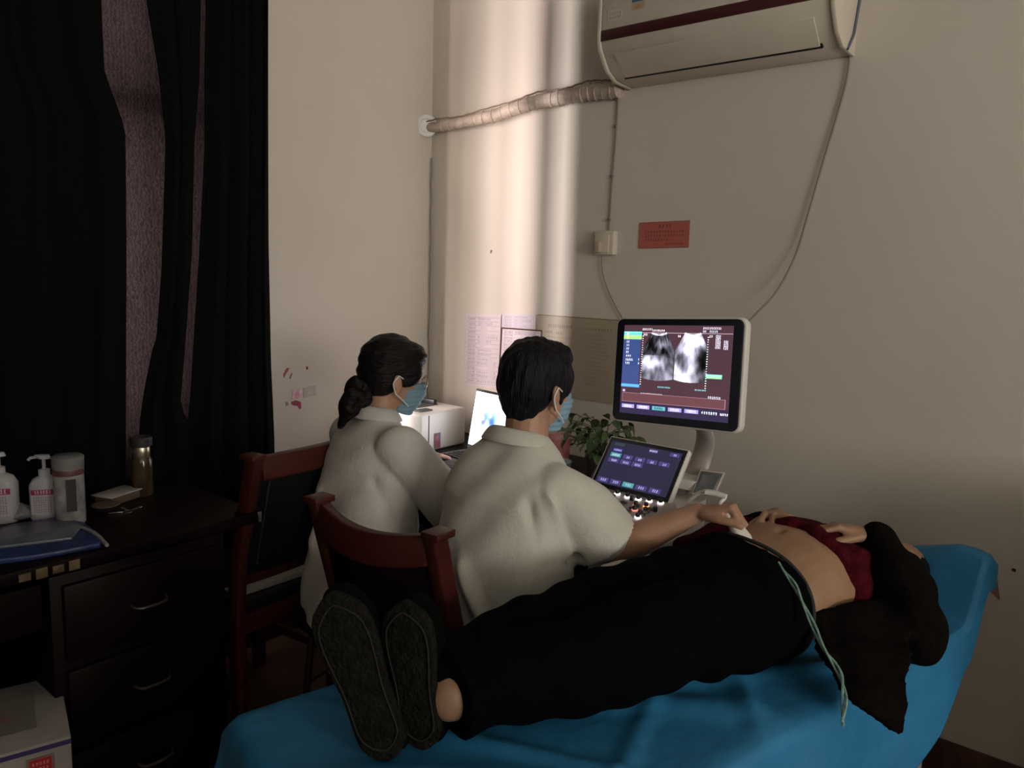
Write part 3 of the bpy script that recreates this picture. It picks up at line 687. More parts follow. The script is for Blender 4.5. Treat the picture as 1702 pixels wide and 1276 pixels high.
# corners measured on the plane X = 2.0
TLm, TRm, BLm, BRm = on_x(1016, 530, 2.02), on_x(1233, 531, 2.0), on_x(1029, 697, 1.985), on_x(1229, 718, 1.965)
mcen = (TLm + TRm + BLm + BRm) / 4; mu = ((TRm - TLm) + (BRm - BLm)) / 2; mv = ((BLm - TLm) + (BRm - TRm)) / 2
MWd, MHt = mu.length, mv.length; mu = mu.normalized(); mv = (mv - mu * mv.dot(mu)).normalized(); mn = mu.cross(mv)
if mn.x > 0: mn = -mn
R = Matrix((mu, -mv, mn)).transposed()
mcL = UL(mcen)
def rrect(w_, h_, r_, n=6):
    P_ = []
    for cx_, cy_, a_ in ((w_ / 2 - r_, h_ / 2 - r_, 0), (-w_ / 2 + r_, h_ / 2 - r_, PI / 2), (-w_ / 2 + r_, -h_ / 2 + r_, PI), (w_ / 2 - r_, -h_ / 2 + r_, 1.5 * PI)):
        for k in range(n + 1): t = a_ + PI / 2 * k / n; P_.append((cx_ + r_ * math.cos(t), cy_ + r_ * math.sin(t)))
    return P_
mon = MB().prism(rrect(MWd + .014, MHt + .012, .026), -.034, -.006, lambda u, v, w_: mcL + R @ Vector((u, v, w_))).build('monitor', m_white_pl, us, bevel=.005, seg=3)
MB().prism(rrect(MWd, MHt, .020), -.007, .0015, lambda u, v, w_: mcL + R @ Vector((u, v, w_))).build('bezel', mat('navy_bezel', (.010, .012, .022), .25), mon, bevel=.002)
c = Canvas(380, 310, (66, 44, 52))
yy, xx = np.mgrid[0:310, 0:380]; X_ = xx / 380; Y_ = yy / 310
c.rect(.0, .07, .175, .68, (50, 66, 112)); c.rect(.01, .46, .175, .68, (62, 70, 120), .5)
c.rect(0, .075, .18, .112, (70, 205, 185)); c.rect(0, .118, .18, .16, (150, 205, 120)); c.rect(0, .113, .18, .118, (190, 160, 190))
c.rect(.03, .08, .05, .11, (220, 255, 245)); c.rect(.03, .125, .05, .155, (235, 230, 150))
for i, (y, wd) in enumerate(((.175, .03), (.215, .03), (.255, .03), (.295, .03), (.335, .055), (.378, .075), (.418, .045))): c.glyphs(.03, y, .03 + wd, y + .024, max(2, int(wd / .014)), (235, 235, 250))
for y in (.375, .415): c.glyphs(.155, y, .172, y + .025, 1, (220, 225, 245))
c.rect(.0, .665, .185, .70, (70, 140, 215)); c.glyphs(.01, .672, .18, .692, 12, (120, 200, 240))
c.rect(0, .083, 1, .088, (225, 190, 215)); c.glyphs(.18, .035, .28, .058, 7, (245, 235, 245)); c.glyphs(.28, .048, .40, .070, 9, (245, 235, 245))
c.glyphs(.74, .018, .90, .042, 11, (235, 225, 240)); c.glyphs(.74, .053, .77, .073, 3, (210, 220, 240)); c.glyphs(.80, .053, .87, .073, 5, (210, 225, 240))
c.glyphs(.80, .10, .83, .125, 2, (230, 230, 245))
for k in range(9): c.glyphs(.855, .10 + k * .016, .90, .112 + k * .016, 4, (230, 225, 240)) if k < 9 else 0
for k in range(6): c.glyphs(.925, .155 + k * .016, .965, .167 + k * .016, 3, (230, 225, 240))
def fan(ax, ay, x0, x1, seed):
    r_ = np.hypot((X_ - ax) * 1.22, Y_ - ay); th = np.arctan2((X_ - ax) * 1.22, Y_ - ay)
    half = math.radians(27)
    m = (np.abs(th) < half) & (r_ > .185) & (r_ < .70) & (X_ > x0) & (X_ < x1) & (Y_ < .70)
    g = np.random.default_rng(seed); f = np.zeros_like(X_)
    for k in range(14):
        fr_, ft = g.uniform(6, 60), g.uniform(4, 34); f += np.sin(r_ * fr_ + g.uniform(0, 6) + 2 * np.sin(th * ft + g.uniform(0, 6))) / 14
    sp = g.normal(0, .07, X_.shape)
    return m, r_, th, f, sp
def paint(m, val, tint=(1, .96, 1.08)):
    v = np.clip(val * .72, 0, 1)[..., None] * np.array(tint); c.a[m] = np.clip(v, 0.02, 1)[m]
gb = lambda x, y, rx, ry: np.exp(-((X_ - x) / rx) ** 2 - ((Y_ - y) / ry) ** 2)
m, r_, th, f, sp = fan(.345, -.09, .195, .497, 1)
v = .30 + .5 * f + sp + .8 * gb(.25, .40, .09, .10) * (Y_ > .33) + .55 * gb(.34, .42, .10, .05) + .5 * gb(.37, .22, .07, .05) + .25 * gb(.35, .60, .2, .10) + .8 * (r_ < .205) + .3 * gb(.44, .55, .05, .25) - .35 * gb(.28, .22, .07, .09) - .25 * gb(.44, .42, .05, .05) - .35 * gb(.41, .27, .05, .05)
paint(m, v, (1, .98, 1.1))
m, r_, th, f, sp = fan(.655, -.09, .503, .80, 5)
v = .40 + .45 * f + sp + .9 * gb(.64, .14, .10, .07) + .8 * gb(.60, .27, .08, .06) + 1.0 * gb(.58, .60, .11, .12) + .7 * gb(.66, .40, .05, .12) + .8 * gb(.70, .18, .08, .06) + .7 * (r_ < .205) - .45 * gb(.745, .38, .06, .13) - .35 * gb(.555, .33, .03, .07) + .5 * gb(.52, .45, .03, .08)
paint(m, v, (1, .98, 1.1))
for k in range(22):
    c.rect(.187, .12 + k * .0255, .197, .128 + k * .0255, (215, 215, 225)); c.rect(.787, .12 + k * .0255, .797, .128 + k * .0255, (225, 225, 235))
c.glyphs(.195, .095, .235, .12, 3, (230, 230, 240)); c.glyphs(.52, .105, .55, .13, 2, (235, 235, 245))
c.rect(.79, .51, .93, .555, (100, 200, 150)); c.rect(.79, .515, .93, .53, (150, 235, 235)); c.glyphs(.80, .53, .92, .55, 8, (225, 245, 180))
c.glyphs(.36, .672, .48, .686, 9, (130, 200, 215)); c.glyphs(.70, .675, .80, .69, 8, (130, 200, 215))
c.glyphs(.20, .755, .41, .78, 14, (235, 225, 235)); c.glyphs(.82, .74, .93, .765, 7, (225, 225, 235)); c.glyphs(.82, .775, .90, .80, 5, (225, 225, 235))
for (x0, y0, x1, y1) in ((.02, .765, .97, .769), (.02, .862, .97, .866), (.02, .765, .024, .866), (.967, .765, .971, .866)): c.rect(x0, y0 + .0, x1, y1, (165, 120, 140))
c.rect(.024, .769, .967, .862, (92, 58, 62)); c.rect(0, .870, 1, 1, (44, 36, 62))
c.rect(.02, .73, .045, .755, (170, 165, 225))
for i in range(5):
    x = .02 + i * .15; c.rect(x, .895, x + .125, .935, (150, 140, 205) if i != 2 else (90, 165, 175)); c.glyphs(x + .02, .90, x + .105, .93, 6, (240, 235, 250) if i != 2 else (20, 30, 50))
c.glyphs(.77, .90, .91, .93, 7, (220, 235, 235)); c.glyphs(.93, .905, 1, .93, 5, (245, 240, 250))
SWd, SHt = MWd * .865, MHt * .865
oo = mcL + mu * (-SWd / 2) - mv * (SHt / 2) + mn * .0035 + mv * (-.002)
c.panel('screen', oo, mu * SWd, mv * SHt, print_mat(1.75, .25), mon, 'bright ultrasound screen with two grey fan images')
# monitor arm
armp = smooth_path([UL((2.02, 1.00, .83)), UL((2.10, .985, .86)), UL((2.13, .975, .93)), UL((2.10, .96, 1.00)), UL((2.03, .97, 1.06))], 5)
MB().tube(armp, [.035] * len(armp), 16, flat=.5).build('monitor_arm', m_panelgrey, us, smooth=True)
MB().sections([(UL((2.08, 1.0, .84)), (.075, 0, 0), (0, .085, 0), 4), (UL((2.08, 1.0, .868)), (.07, 0, 0), (0, .08, 0), 4)], 24).build('rear_shelf', m_white_pl, us, smooth=True)
MB().sections([(UL((1.96, 1.0, .70)), (.09, 0, 0), (0, .10, 0), 4), (UL((2.02, .99, .81)), (.06, 0, 0), (0, .07, 0), 4)], 24).build('rear_column', m_white_pl, us, smooth=True)

# ================================================================== CHAIRS
def chair(loc, rz, label, panel_m, W=.40, H=.93, curved=True):
    """red wooden office chair, local +x = the way it faces"""
    e = empty('wooden_chair', loc, rz, label, 'chair', 'red wooden office chairs'); hw_ = W / 2
    lean = .085
    for s_ in (-1, 1):
        P_ = [(-.20, s_ * hw_, .0), (-.19, s_ * hw_, .43), (-.205, s_ * hw_, .62), (-.20 - lean, s_ * hw_, H - .012)]
        secs = [(p, (.024, 0, 0), (0, .017, 0), 6) for p in P_]
        MB().sections(secs, 16).build('rear_post', m_redwood, e, smooth=True)
        MB().sections([((.20, s_ * (hw_ + .005), 0), (.019, 0, 0), (0, .019, 0), 6), ((.20, s_ * (hw_ + .005), .42), (.023, 0, 0), (0, .021, 0), 6)], 16).build('front_leg', m_redwood, e, smooth=True)
        MB().box((0, s_ * hw_, .405), (.37, .022, .06)).build('side_rail', m_redwood, e, bevel=.003)
        MB().box((0, s_ * hw_, .18), (.37, .018, .028)).build('stretcher', m_redwood, e, bevel=.003)
        MB().box((-.20 - lean + .004, s_ * (hw_ + .004), H - .004), (.058, .046, .016)).build('post_cap', m_redwood, e, bevel=.003)
    MB().box((.20, 0, .405), (.022, W - .04, .06)).build('front_rail', m_redwood, e, bevel=.003)
    MB().box((-.19, 0, .405), (.022, W - .04, .06)).build('rear_rail', m_redwood, e, bevel=.003)
    # curved top rail and backrest
    bow = .035 if curved else .012
    NS = 14; secs = []; sec2 = []; sec3 = []
    for i in range(NS + 1):
        t = -1 + 2 * i / NS; y = t * (hw_ - .014); xb = -bow * (1 - t * t); dip = -.020 * (1 - t * t) if curved else 0
        secs.append(((-.20 - lean + xb, y, H - .040 + dip), (.017, 0, 0), (0.006, 0, .034), 5))
        zc_ = .735; xm = -.20 - lean * .5
        sec2.append(((xm + xb, y, zc_ - .01), (.010, 0, 0), (lean * -.42, 0, .165), 8))
        sec3.append(((-.195 + xb, y, .555), (.014, 0, 0), (0, 0, .024), 5))
    MB().sections(secs, 16).build('top_rail', m_redwood, e, smooth=True)
    MB().sections(sec2, 16).build('backrest', panel_m, e, smooth=True)
    MB().sections(sec3, 16).build('lower_rail', m_redwood, e, smooth=True)
    if not curved:
        for zz, hh in ((.735, .14),):
            P_ = []
            for y, z in ((-hw_ + .045, -hh), (-hw_ + .045, hh), (hw_ - .045, hh), (hw_ - .045, -hh), (-hw_ + .045, -hh)):
                P_.append((-.20 - lean * .5 - .004 - lean * .45 * z / hh * .9 - .014, y, zz + z))
            MB().tube(P_, .004, 8).build('piping', mat('grey_piping', (.03, .03, .03), .6), e, smooth=True)
    MB().box((.005, 0, .455), (.41, W - .01, .05)).build('seat', m_leather, e, bevel=.018, seg=3)
    return e
CH = chair((1.335, 1.252, 0), .06, 'red wooden chair with dark curved back under the seated man', m_darkwood, W=.36, H=.925)
CH2 = chair((1.29, 2.135, 0), PI / 2 + .10, 'empty red wooden chair with black padded back beside the curtain', m_leather, W=.37, H=.935, curved=False)
MB().sections([((1.13, 1.985, .487), (.0, .03, 0), (0, 0, .012), 3), ((1.30, 1.985, .490), (0, .035, 0), (0, 0, .014), 3), ((1.46, 1.985, .487), (0, .03, 0), (0, 0, .012), 3)], 16).build('folded_cloth', mat('grey_cloth', (.30, .28, .27), .9), smooth=True)
tag(bpy.data.objects['folded_cloth'], 'folded pale cloth on the seat of the empty chair', 'cloth')
# woman's stool
stl = empty('stool', (1.40, 1.75, 0), 0, 'plain round stool the woman sits on', 'stool')
MB().lathe([(.02, .40), (.155, .40), (.165, .415), (.165, .435), (.150, .45), (0.02, .45)], n=28).build('seat', m_leather, stl, smooth=True)
for k in range(4):
    a = PI / 4 + k * PI / 2; MB().tube([(.11 * math.cos(a), .11 * math.sin(a), .41), (.15 * math.cos(a), .15 * math.sin(a), 0)], .011, 10).build('leg', mat('dull_metal', (.10, .09, .085), .4, metal=.8), stl, smooth=True)
MB().tube([(.133 * math.cos(t), .133 * math.sin(t), .17) for t in np.linspace(0, 2 * PI, 25)], .007, 8, cap=False).build('ring', mat('dull_metal', (.10, .09, .085), .4, metal=.8), stl, smooth=True)

# ================================================================== PEOPLE
def frame(facing_deg, pitch=0.0, roll=0.0):
    a = math.radians(facing_deg); f = Vector((math.cos(a), math.sin(a), 0)); u = Vector((0, 0, 1)); l = u.cross(f)
    if pitch: Rm = Matrix.Rotation(math.radians(pitch), 3, l); f = Rm @ f; u = Rm @ u     # + = chin down
    if roll: Rm = Matrix.Rotation(math.radians(roll), 3, f); l = Rm @ l; u = Rm @ u
    return f, l, u
def head_shapes(mb, c, fr_, s=1.0):
    f, l, u = fr_; c = Vector(c); R = Matrix((f, l, u)).transposed()
    P_ = lambda a, b, d: c + (f * a + l * b + u * d) * s
    E = lambda a, b, d, r, Rr=None: mb.ell(P_(a, b, d), [q * s for q in r], R if Rr is None else R @ Rr)
    E(-.012, 0, .030, (.094, .074, .084)); E(.010, 0, .0, (.080, .068, .078)); E(.030, 0, -.045, (.056, .055, .070)); E(.044, 0, -.085, (.038, .040, .032))
    E(-.02, 0, -.05, (.055, .055, .05))
    E(.068, 0, .018, (.025, .046, .014))                       # brow
    for q in (-1, 1):
        E(.055, q * .036, -.035, (.022, .020, .020))           # cheekbone
        mb.ell(P_(-.008, q * .076, -.022), (.019 * s, .008 * s, .032 * s), R @ Matrix.Rotation(q * -.35, 3, 'Z') @ Matrix.Rotation(-.15, 3, 'Y'))
        mb.ell(P_(-.004, q * .077, -.048), (.009 * s, .007 * s, .010 * s), R)
    mb.tube([P_(.084, 0, .006), P_(.098, 0, -.018), P_(.106, 0, -.034)], [.008 * s, .010 * s, .012 * s], 10); E(.104, 0, -.036, (.012, .014, .010))
    E(.083, 0, -.064, (.012, .024, .006)); E(.081, 0, -.074, (.012, .021, .007))
    return P_, R
def eyes(P_, R, parent, s=1.0):
    for q in (-1, 1):
        o = MB().ell(P_(.074, q * .031, -.004), (.011 * s,) * 3, nu=12, nv=8).build('eye', mat('eye_white', (.6, .58, .55), .3), parent, smooth=True)
        MB().ell(P_(.0815, q * .031, -.004), (.0045 * s,) * 3, nu=10, nv=6).build('iris', mat('iris', (.02, .012, .01), .2), o, smooth=True)
def hand_shapes(mb, wrist, d, n, side, s=1.0, curls=((15, 25, 15),) * 4, thumb=(35, 20), spread=5, wr_r=.024):
    """d: wrist->fingers, n: palm-facing direction, side: toward thumb"""
    wrist = Vector(wrist); d = Vector(d).normalized(); n = Vector(n); n = (n - d * n.dot(d)).normalized(); sd = Vector(side); sd = (sd - d * sd.dot(d) - n * sd.dot(n)).normalized()
    Q = lambda a, b, c_: wrist + (d * a + sd * b + n * c_) * s
    mb.sections([(Q(-.01, 0, 0), sd * wr_r * s, n * wr_r * .72 * s), (Q(.02, .0, 0), sd * .029 * s, n * .016 * s, 2.4), (Q(.055, 0, 0), sd * .038 * s, n * .0145 * s, 2.8), (Q(.085, 0, 0), sd * .040 * s, n * .0125 * s, 3), (Q(.094, 0, 0), sd * .036 * s, n * .010 * s, 3)], 18)
    base = ((.030, .088, (.042, .026, .020)), (.0105, .092, (.046, .029, .021)), (-.0105, .088, (.043, .027, .020)), (-.030, .080, (.034, .021, .018)))
    for i, (b, a, Ls) in enumerate(base):
        ang = math.radians(spread) * (1.5 - i) * -1; p = Q(a - .015, b, -.001); cur = 0
        dir0 = (Matrix.Rotation(ang, 3, n) @ d) if (Matrix.Rotation(ang, 3, n) @ d).dot(sd) * (1.5 - i) >= 0 else (Matrix.Rotation(-ang, 3, n) @ d)
        ax = dir0.cross(n).normalized(); pts_ = [p]; pts_.append(p + dir0 * .015 * s); r_ = .0088 if i < 3 else .0077
        for L_, cdeg in zip(Ls, curls[i]):
            cur += cdeg; dd = Matrix.Rotation(math.radians(cur), 3, ax) @ dir0; pts_.append(pts_[-1] + dd * L_ * s)
        rr = [r_ * s, r_ * 1.08 * s, r_ * s, r_ * .92 * s, r_ * .80 * s]
        mb.limb(pts_, rr, 12)
        mb.ell(pts_[1] - n * .002 * s, (.0095 * s,) * 3, nu=10, nv=8); mb.ell(pts_[2], (r_ * 1.08 * s,) * 3, nu=10, nv=8)
    t0 = Q(.022, .024, .006); td = (d * math.cos(math.radians(thumb[0])) + sd * math.sin(math.radians(thumb[0])) + n * .35).normalized()
    t1 = t0 + td * .040 * s; t2d = (td + (d - sd * .3 + n * .4) * math.sin(math.radians(thumb[1]))).normalized(); t2 = t1 + t2d * .033 * s; t3 = t2 + (t2d + n * .2 - sd * .1).normalized() * .024 * s
    mb.limb([t0, t1, t2, t3], [.015 * s, .012 * s, .0105 * s, .0085 * s], 12)

# ---------------------------------------------------------------- the man at the ultrasound machine
man = empty('person', (1.42, 1.2, 0), 0, 'seated man in white short-sleeved coat and mask holding the ultrasound probe', 'person', 'people in the examination room')
MO = Vector(man.location)
def shift(mb, o):   # world-authored shapes into an empty's frame
    mb.v = [(x - o.x, y - o.y, z - o.z) for x, y, z in mb.v]; return mb
hf = frame(-8, 6, 0)
hc = at_d(894, 640, 1.95)
b = MB(); Pm, Rm_ = head_shapes(b, hc, hf, 1.0)
neck0 = Vector((hc.x - .045, hc.y + .0, 1.0))
b.limb([neck0 + Vector((-.02, 0, -.06)), neck0 + Vector((0, 0, 0)), Vector(Pm(-.025, 0, -.06))], [.070, .058, .057])
# inner torso, arms, hands
b.sections([((1.40, 1.2, .50), (.11, 0, 0), (0, .15, 0)), ((1.42, 1.2, .7), (.09, 0, 0), (0, .14, 0)), ((1.46, 1.2, .90), (.085, 0, 0), (0, .15, 0)), ((1.485, 1.2, 1.0), (.05, 0, 0), (0, .08, 0))], 20)
shR, shL = Vector((1.485, 1.03, .93)), Vector((1.475, 1.325, .92))
elR = at_d(1016, 914, 1.83); wrR = at_d(1160, 852, 1.80); haR = at_d(1222, 850, 1.765)
b.limb([shR, (shR + elR) / 2, elR], [.052, .047, .040]); b.limb([elR, elR.lerp(wrR, .35), elR.lerp(wrR, .8), wrR], [.040, .043, .030, .025], flat=1.0)
elL = Vector((1.68, 1.34, .74)); wrL = Vector((1.80, 1.28, .84))
b.limb([shL, (shL + elL) / 2, elL], [.052, .047, .038]); b.limb([elL, elL.lerp(wrL, .35), wrL], [.038, .040, .025])
b2 = b
dirR = (haR - wrR).normalized()
probe_tip = at_d(1238, 896, 1.70); probe_top = at_d(1203, 846, 1.76)
pax = (probe_tip - probe_top).normalized()
hand_shapes(b, wrR, haR + Vector((0, 0, .01)) - wrR, Vector((-.15, -.1, -1)), Vector((-.8, -.5, .1)), .98, curls=((62, 62, 35), (68, 66, 35), (70, 66, 35), (66, 60, 35)), thumb=(28, 40), spread=3, wr_r=.028)
hand_shapes(b, wrL, Vector((.8, -.5, .0)), Vector((0, 0, -1)), Vector((-.5, -.8, 0)), 1.0, curls=((15, 20, 10),) * 4)
# legs inside trousers
shift(b, MO); blob('body', b, .0042, m_skin, man, smooth=4)
eyes(lambda a, bb, d: Pm(a, bb, d) - MO, Rm_, man)
# hair
b = MB(); f, l, u = hf; R = Matrix((f, l, u)).transposed()
b.ell(Pm(-.020, 0, .036), (.098, .083, .090), R); b.ell(Pm(-.045, 0, .0), (.070, .080, .088), R); b.ell(Pm(.028, 0, .078), (.062, .066, .042), R); b.ell(Pm(-.052, 0, -.048), (.048, .060, .052), R)
for q in (-1, 1): b.ell(Pm(.022, q * .067, .022), (.036, .014, .052), R); b.ell(Pm(.020, q * .069, -.012), (.010, .009, .030), R)
shift(b, MO)
hd = lambda p, n: .0012 * wr(p, (150, 110, 40)) + .0012 * wr(p, (-210, 160, 50), 1.3) + .0015 * np.clip(wr(p, (60, -80, 30), 2), 0, 1)
blob('hair', b, .005, m_hair, man, smooth=3, disp=hd)
# mask with loops
def face_mask(parent, Pf, R, O, both=True):
    b = MB()
    b.sections([(Pf(.062, 0, -.012) - O, R @ Vector((.042, 0, .004)), R @ Vector((0, .044, 0)), 2.0), (Pf(.060, 0, -.036) - O, R @ Vector((.054, 0, 0)), R @ Vector((0, .056, 0)), 2.1), (Pf(.056, 0, -.075) - O, R @ Vector((.046, 0, 0)), R @ Vector((0, .053, 0)), 2.1), (Pf(.048, 0, -.118) - O, R @ Vector((.032, 0, 0)), R @ Vector((0, .036, 0)), 2.1)], 26)
    mk = blob('face_mask', b, .004, m_mask, parent, smooth=3, disp=lambda p, n: .0016 * np.sin(p[:, 2] * 420))
    for q in (-1, 1):
        for z0, z1 in ((-.022, .004), (-.088, -.052)):
            P_ = [Pf(.048, q * .060, z0) - O, Pf(.020, q * .073, (z0 + z1) / 2) - O, Pf(-.012, q * .086, z1) - O]
            MB().tube(smooth_path(P_, 4), .0019, 6).build('ear_loop', m_loop, mk, smooth=True)
        P_ = [Pf(-.012, q * .086, .004) - O, Pf(-.026, q * .088, -.022) - O, Pf(-.012, q * .086, -.052) - O]
        MB().tube(smooth_path(P_, 5), .0019, 6).build('ear_loop', m_loop, mk, smooth=True)
face_mask(man, Pm, R, MO)
# short-sleeved coat
b = MB()
T = [((1.505, 1.2, 1.045), .060, .075), ((1.497, 1.2, 1.018), .072, .105), ((1.485, 1.2, .992), .085, .140), ((1.475, 1.19, .955), .105, .168), ((1.462, 1.185, .90), .124, .184), ((1.445, 1.18, .80), .138, .187), ((1.425, 1.18, .68), .152, .190), ((1.405, 1.18, .56), .172, .208), ((1.385, 1.175, .47), .195, .230), ((1.37, 1.17, .38), .20, .235)]
b.sections([(c_, (dx, 0, 0), (0, dy, 0), 2.5) for c_, dx, dy in T], 36)
sl_end = shR.lerp(elR, .66) + Vector((0, -.005, 0)); sdir = (elR - shR).normalized()
b.limb([shR + Vector((-.01, .03, -.005)), shR.lerp(elR, .4), sl_end - sdir * .01], [.076, .084, .086], 22)
b.tube([shR.lerp(elR, .4), sl_end + sdir * .028], [.084, .096], 22)
slL = shL.lerp(elL, .75); b.limb([shL + Vector((-.0, -.03, -.01)), shL.lerp(elL, .4), slL], [.074, .078, .082], 22)
shift(b, MO)
def mcoat(p, n):
    q = p + np.array(MO)
    d = .0055 * wr(q, (6, 26, 10)) * np.clip((1.0 - q[:, 2]) * 2.5, 0, 1) + .0032 * wr(q, (14, 40, 22), 1.7)
    d += 2.1 * ridge(q, (1.40, 1.03, .96), (1.46, 1.00, .74), .014, .012) - 2.1 * ridge(q, (1.36, 1.06, .96), (1.40, 1.02, .72), .014, .010)
    d += 2.1 * ridge(q, (1.50, .96, .82), (1.34, 1.12, .74), .014, .011) - 2.1 * ridge(q, (1.50, .96, .79), (1.33, 1.13, .70), .013, .012)
    d += 2.1 * ridge(q, (1.28, 1.22, .80), (1.28, 1.08, .60), .018, .013) - 2.1 * ridge(q, (1.28, 1.30, .82), (1.26, 1.16, .56), .016, .012)
    d += 2.1 * ridge(q, (1.30, 1.05, .66), (1.25, 1.14, .50), .018, .014) + 2.1 * ridge(q, (1.30, 1.36, .84), (1.24, 1.33, .50), .016, .011)
    return d
coat = blob('coat', b, .006, m_coat, man, smooth=5, disp=mcoat)
# collar
cb = MB(); ring = []
for i in range(17):
    t = math.radians(40 + 280 * i / 16); cx_, cy_ = 1.498, 1.2
    ring.append(((cx_ + .068 * math.cos(t), cy_ + .080 * math.sin(t), 1.040 - .012 * math.cos(t)), t))
for i, (p, t) in enumerate(ring): pass
secs = [(Vector(p) - MO, Vector((math.cos(t) * .010 - 0, math.sin(t) * .012, -.004)), Vector((math.cos(t) * .010, math.sin(t) * .012, -.017)), 3) for p, t in ring]
cb.sections(secs, 12).build('collar', m_coat, coat, smooth='all')
# trousers + shoes
def seated_legs(parent, O, hips, knees, feet, m, shoe_m, rz, r0=.085, skin=None):
    b = MB(); b.ell(hips, (.13, .17, .09))
    for k_, ft in zip(knees, feet):
        h = hips.lerp(k_, .12); h = Vector((h.x, (hips.y + k_.y) / 2, h.z))
        b.limb([h, h.lerp(k_, .5), k_], [r0, r0 * .92, r0 * .75]); b.limb([k_, k_.lerp(ft, .5), ft + Vector((0, 0, .07))], [r0 * .75, r0 * .72, r0 * .66])
    shift(b, O); blob('trousers', b, .009, m, parent, smooth=4)
    for ft in feet:
        b = MB(); d_ = Vector((math.cos(rz), math.sin(rz), 0)); s_ = Vector((-d_.y, d_.x, 0)); p = ft - O
        b.sections([(p - d_ * .07 + Vector((0, 0, .035)), s_ * .030, Vector((0, 0, .033)), 3), (p + Vector((0, 0, .045)), s_ * .036, Vector((0, 0, .043)), 3), (p + d_ * .09 + Vector((0, 0, .032)), s_ * .045, Vector((0, 0, .030)), 3), (p + d_ * .17 + Vector((0, 0, .024)), s_ * .038, Vector((0, 0, .022)), 3), (p + d_ * .20 + Vector((0, 0, .02)), s_ * .02, Vector((0, 0, .016)), 3)], 18)
        blob('shoe', b, .006, shoe_m, parent, smooth=3)
seated_legs(man, MO, Vector((1.42, 1.2, .53)), (Vector((1.70, 1.13, .55)), Vector((1.71, 1.36, .55))), (Vector((1.58, 1.16, 0)), Vector((1.64, 1.37, 0))), mat('navy_trousers', (.012, .013, .018), .85), m_shoe, 0)

# ultrasound probe
pb = empty('ultrasound_probe', probe_tip, 0, 'white ultrasound probe pressed on the patient\'s bare belly', 'probe')
PO = Vector(pb.location); zx = pax; side_ = zx.cross(Vector((0, 0, 1))).normalized(); nn_ = side_.cross(zx)
probe_tip2 = probe_tip + pax * .006
b = MB(); S = lambda t, a, c_: (probe_tip2 - zx * t - PO, side_ * a, nn_ * c_, 2.6)
b.sections([S(0.0, .018, .009), S(.008, .021, .011), S(.025, .020, .011), S(.05, .015, .011), S(.075, .0125, .011), S(.09, .010, .009)], 20)
b.build('probe_body', m_white_pl, pb, smooth=True)
MB().sections([S(-.004, .016, .007), S(.006, .0205, .0105)], 20).build('probe_head', mat('probe_grey', (.45, .44, .42), .4), pb, smooth=True)
top = probe_tip2 - zx * .09
MB().tube([at_d(1207, 826, 1.775) - PO, at_d(1190, 820, 1.79) - PO, at_d(1172, 818, 1.80) - PO], [.0075, .007, .006], 12).build('strain_relief', m_white_pl, pb, smooth=True)
cab = smooth_path([top - PO, top - zx * .02 - PO, at_d(1204, 824, 1.78) - PO, at_d(1172, 816, 1.81) - PO, at_d(1150, 828, 1.84) - PO, at_d(1134, 850, 1.86) - PO, Vector((1.78, .93, .74)) - PO, Vector((1.80, .93, .60)) - PO], 6)
MB().tube(cab, .0050, 10).build('cable', m_white_pl, pb, smooth=True)

# ---------------------------------------------------------------- the woman at the laptop
wom = empty('person', (1.44, 1.74, 0), 0, 'seated woman in white coat with low ponytail, glasses and blue mask', 'person', 'people in the examination room')
WO = Vector(wom.location)
wf_ = frame(-24, 12, 0)
wc = at_d(655, 622, 2.27)
b = MB(); Pw, Rw = head_shapes(b, wc, wf_, .94)
tx, ty = 1.475, 1.735
nb = Vector((wc.x - .05, wc.y + .02, .985))
b.limb([nb + Vector((-.02, 0, -.06)), nb, Vector(Pw(-.022, 0, -.06))], [.060, .048, .047])
b.sections([((1.42, ty, .50), (.10, 0, 0), (0, .14, 0)), ((1.43, ty, .7), (.08, 0, 0), (0, .12, 0)), ((1.46, ty, .90), (.075, 0, 0), (0, .13, 0)), ((1.475, ty, .98), (.045, 0, 0), (0, .07, 0))], 20)
wR, wL = Vector((1.455, 1.565, .935)), Vector((1.52, 1.895, .93))
weR = Vector((1.60, 1.495, .735)); wwR = Vector((1.80, 1.60, .785)); weL = Vector((1.68, 1.93, .76)); wwL = Vector((1.86, 1.945, .785))
b.limb([wR, (wR + weR) / 2, weR], [.044, .040, .034]); b.limb([weR, wwR], [.034, .022]); b.limb([wL, (wL + weL) / 2, weL], [.044, .040, .034]); b.limb([weL, wwL], [.034, .022])
hand_shapes(b, wwR, (1, .15, .0), (0, 0, -1), (0, 1, 0), .9, curls=((18, 30, 18),) * 4)
hand_shapes(b, wwL, (1, -.1, .0), (0, 0, -1), (0, -1, 0), .9, curls=((18, 30, 18),) * 4)
shift(b, WO); blob('body', b, .0042, m_skin, wom, smooth=4)
eyes(lambda a, bb, d: Pw(a, bb, d) - WO, Rw, wom, .94)
f, l, u = wf_; R = Matrix((f, l, u)).transposed()
b = MB(); b.ell(Pw(-.018, 0, .036), (.101, .083, .088), R); b.ell(Pw(-.045, 0, .0), (.072, .080, .080), R); b.ell(Pw(.030, 0, .068), (.062, .066, .046), R); b.ell(Pw(-.060, 0, -.038), (.044, .054, .045), R)
for q in (-1, 1): b.ell(Pw(.020, q * .067, .020), (.045, .016, .048), R); b.ell(Pw(.052, q * .060, .022), (.018, .012, .034), R)
shift(b, WO)
hw_d = lambda p, n: .0010 * wr(p, (40, 60, 190)) + .0008 * wr(p, (-70, 90, 210), 1.3)
hr = blob('hair', b, .005, m_hairw, wom, smooth=4, disp=hw_d)
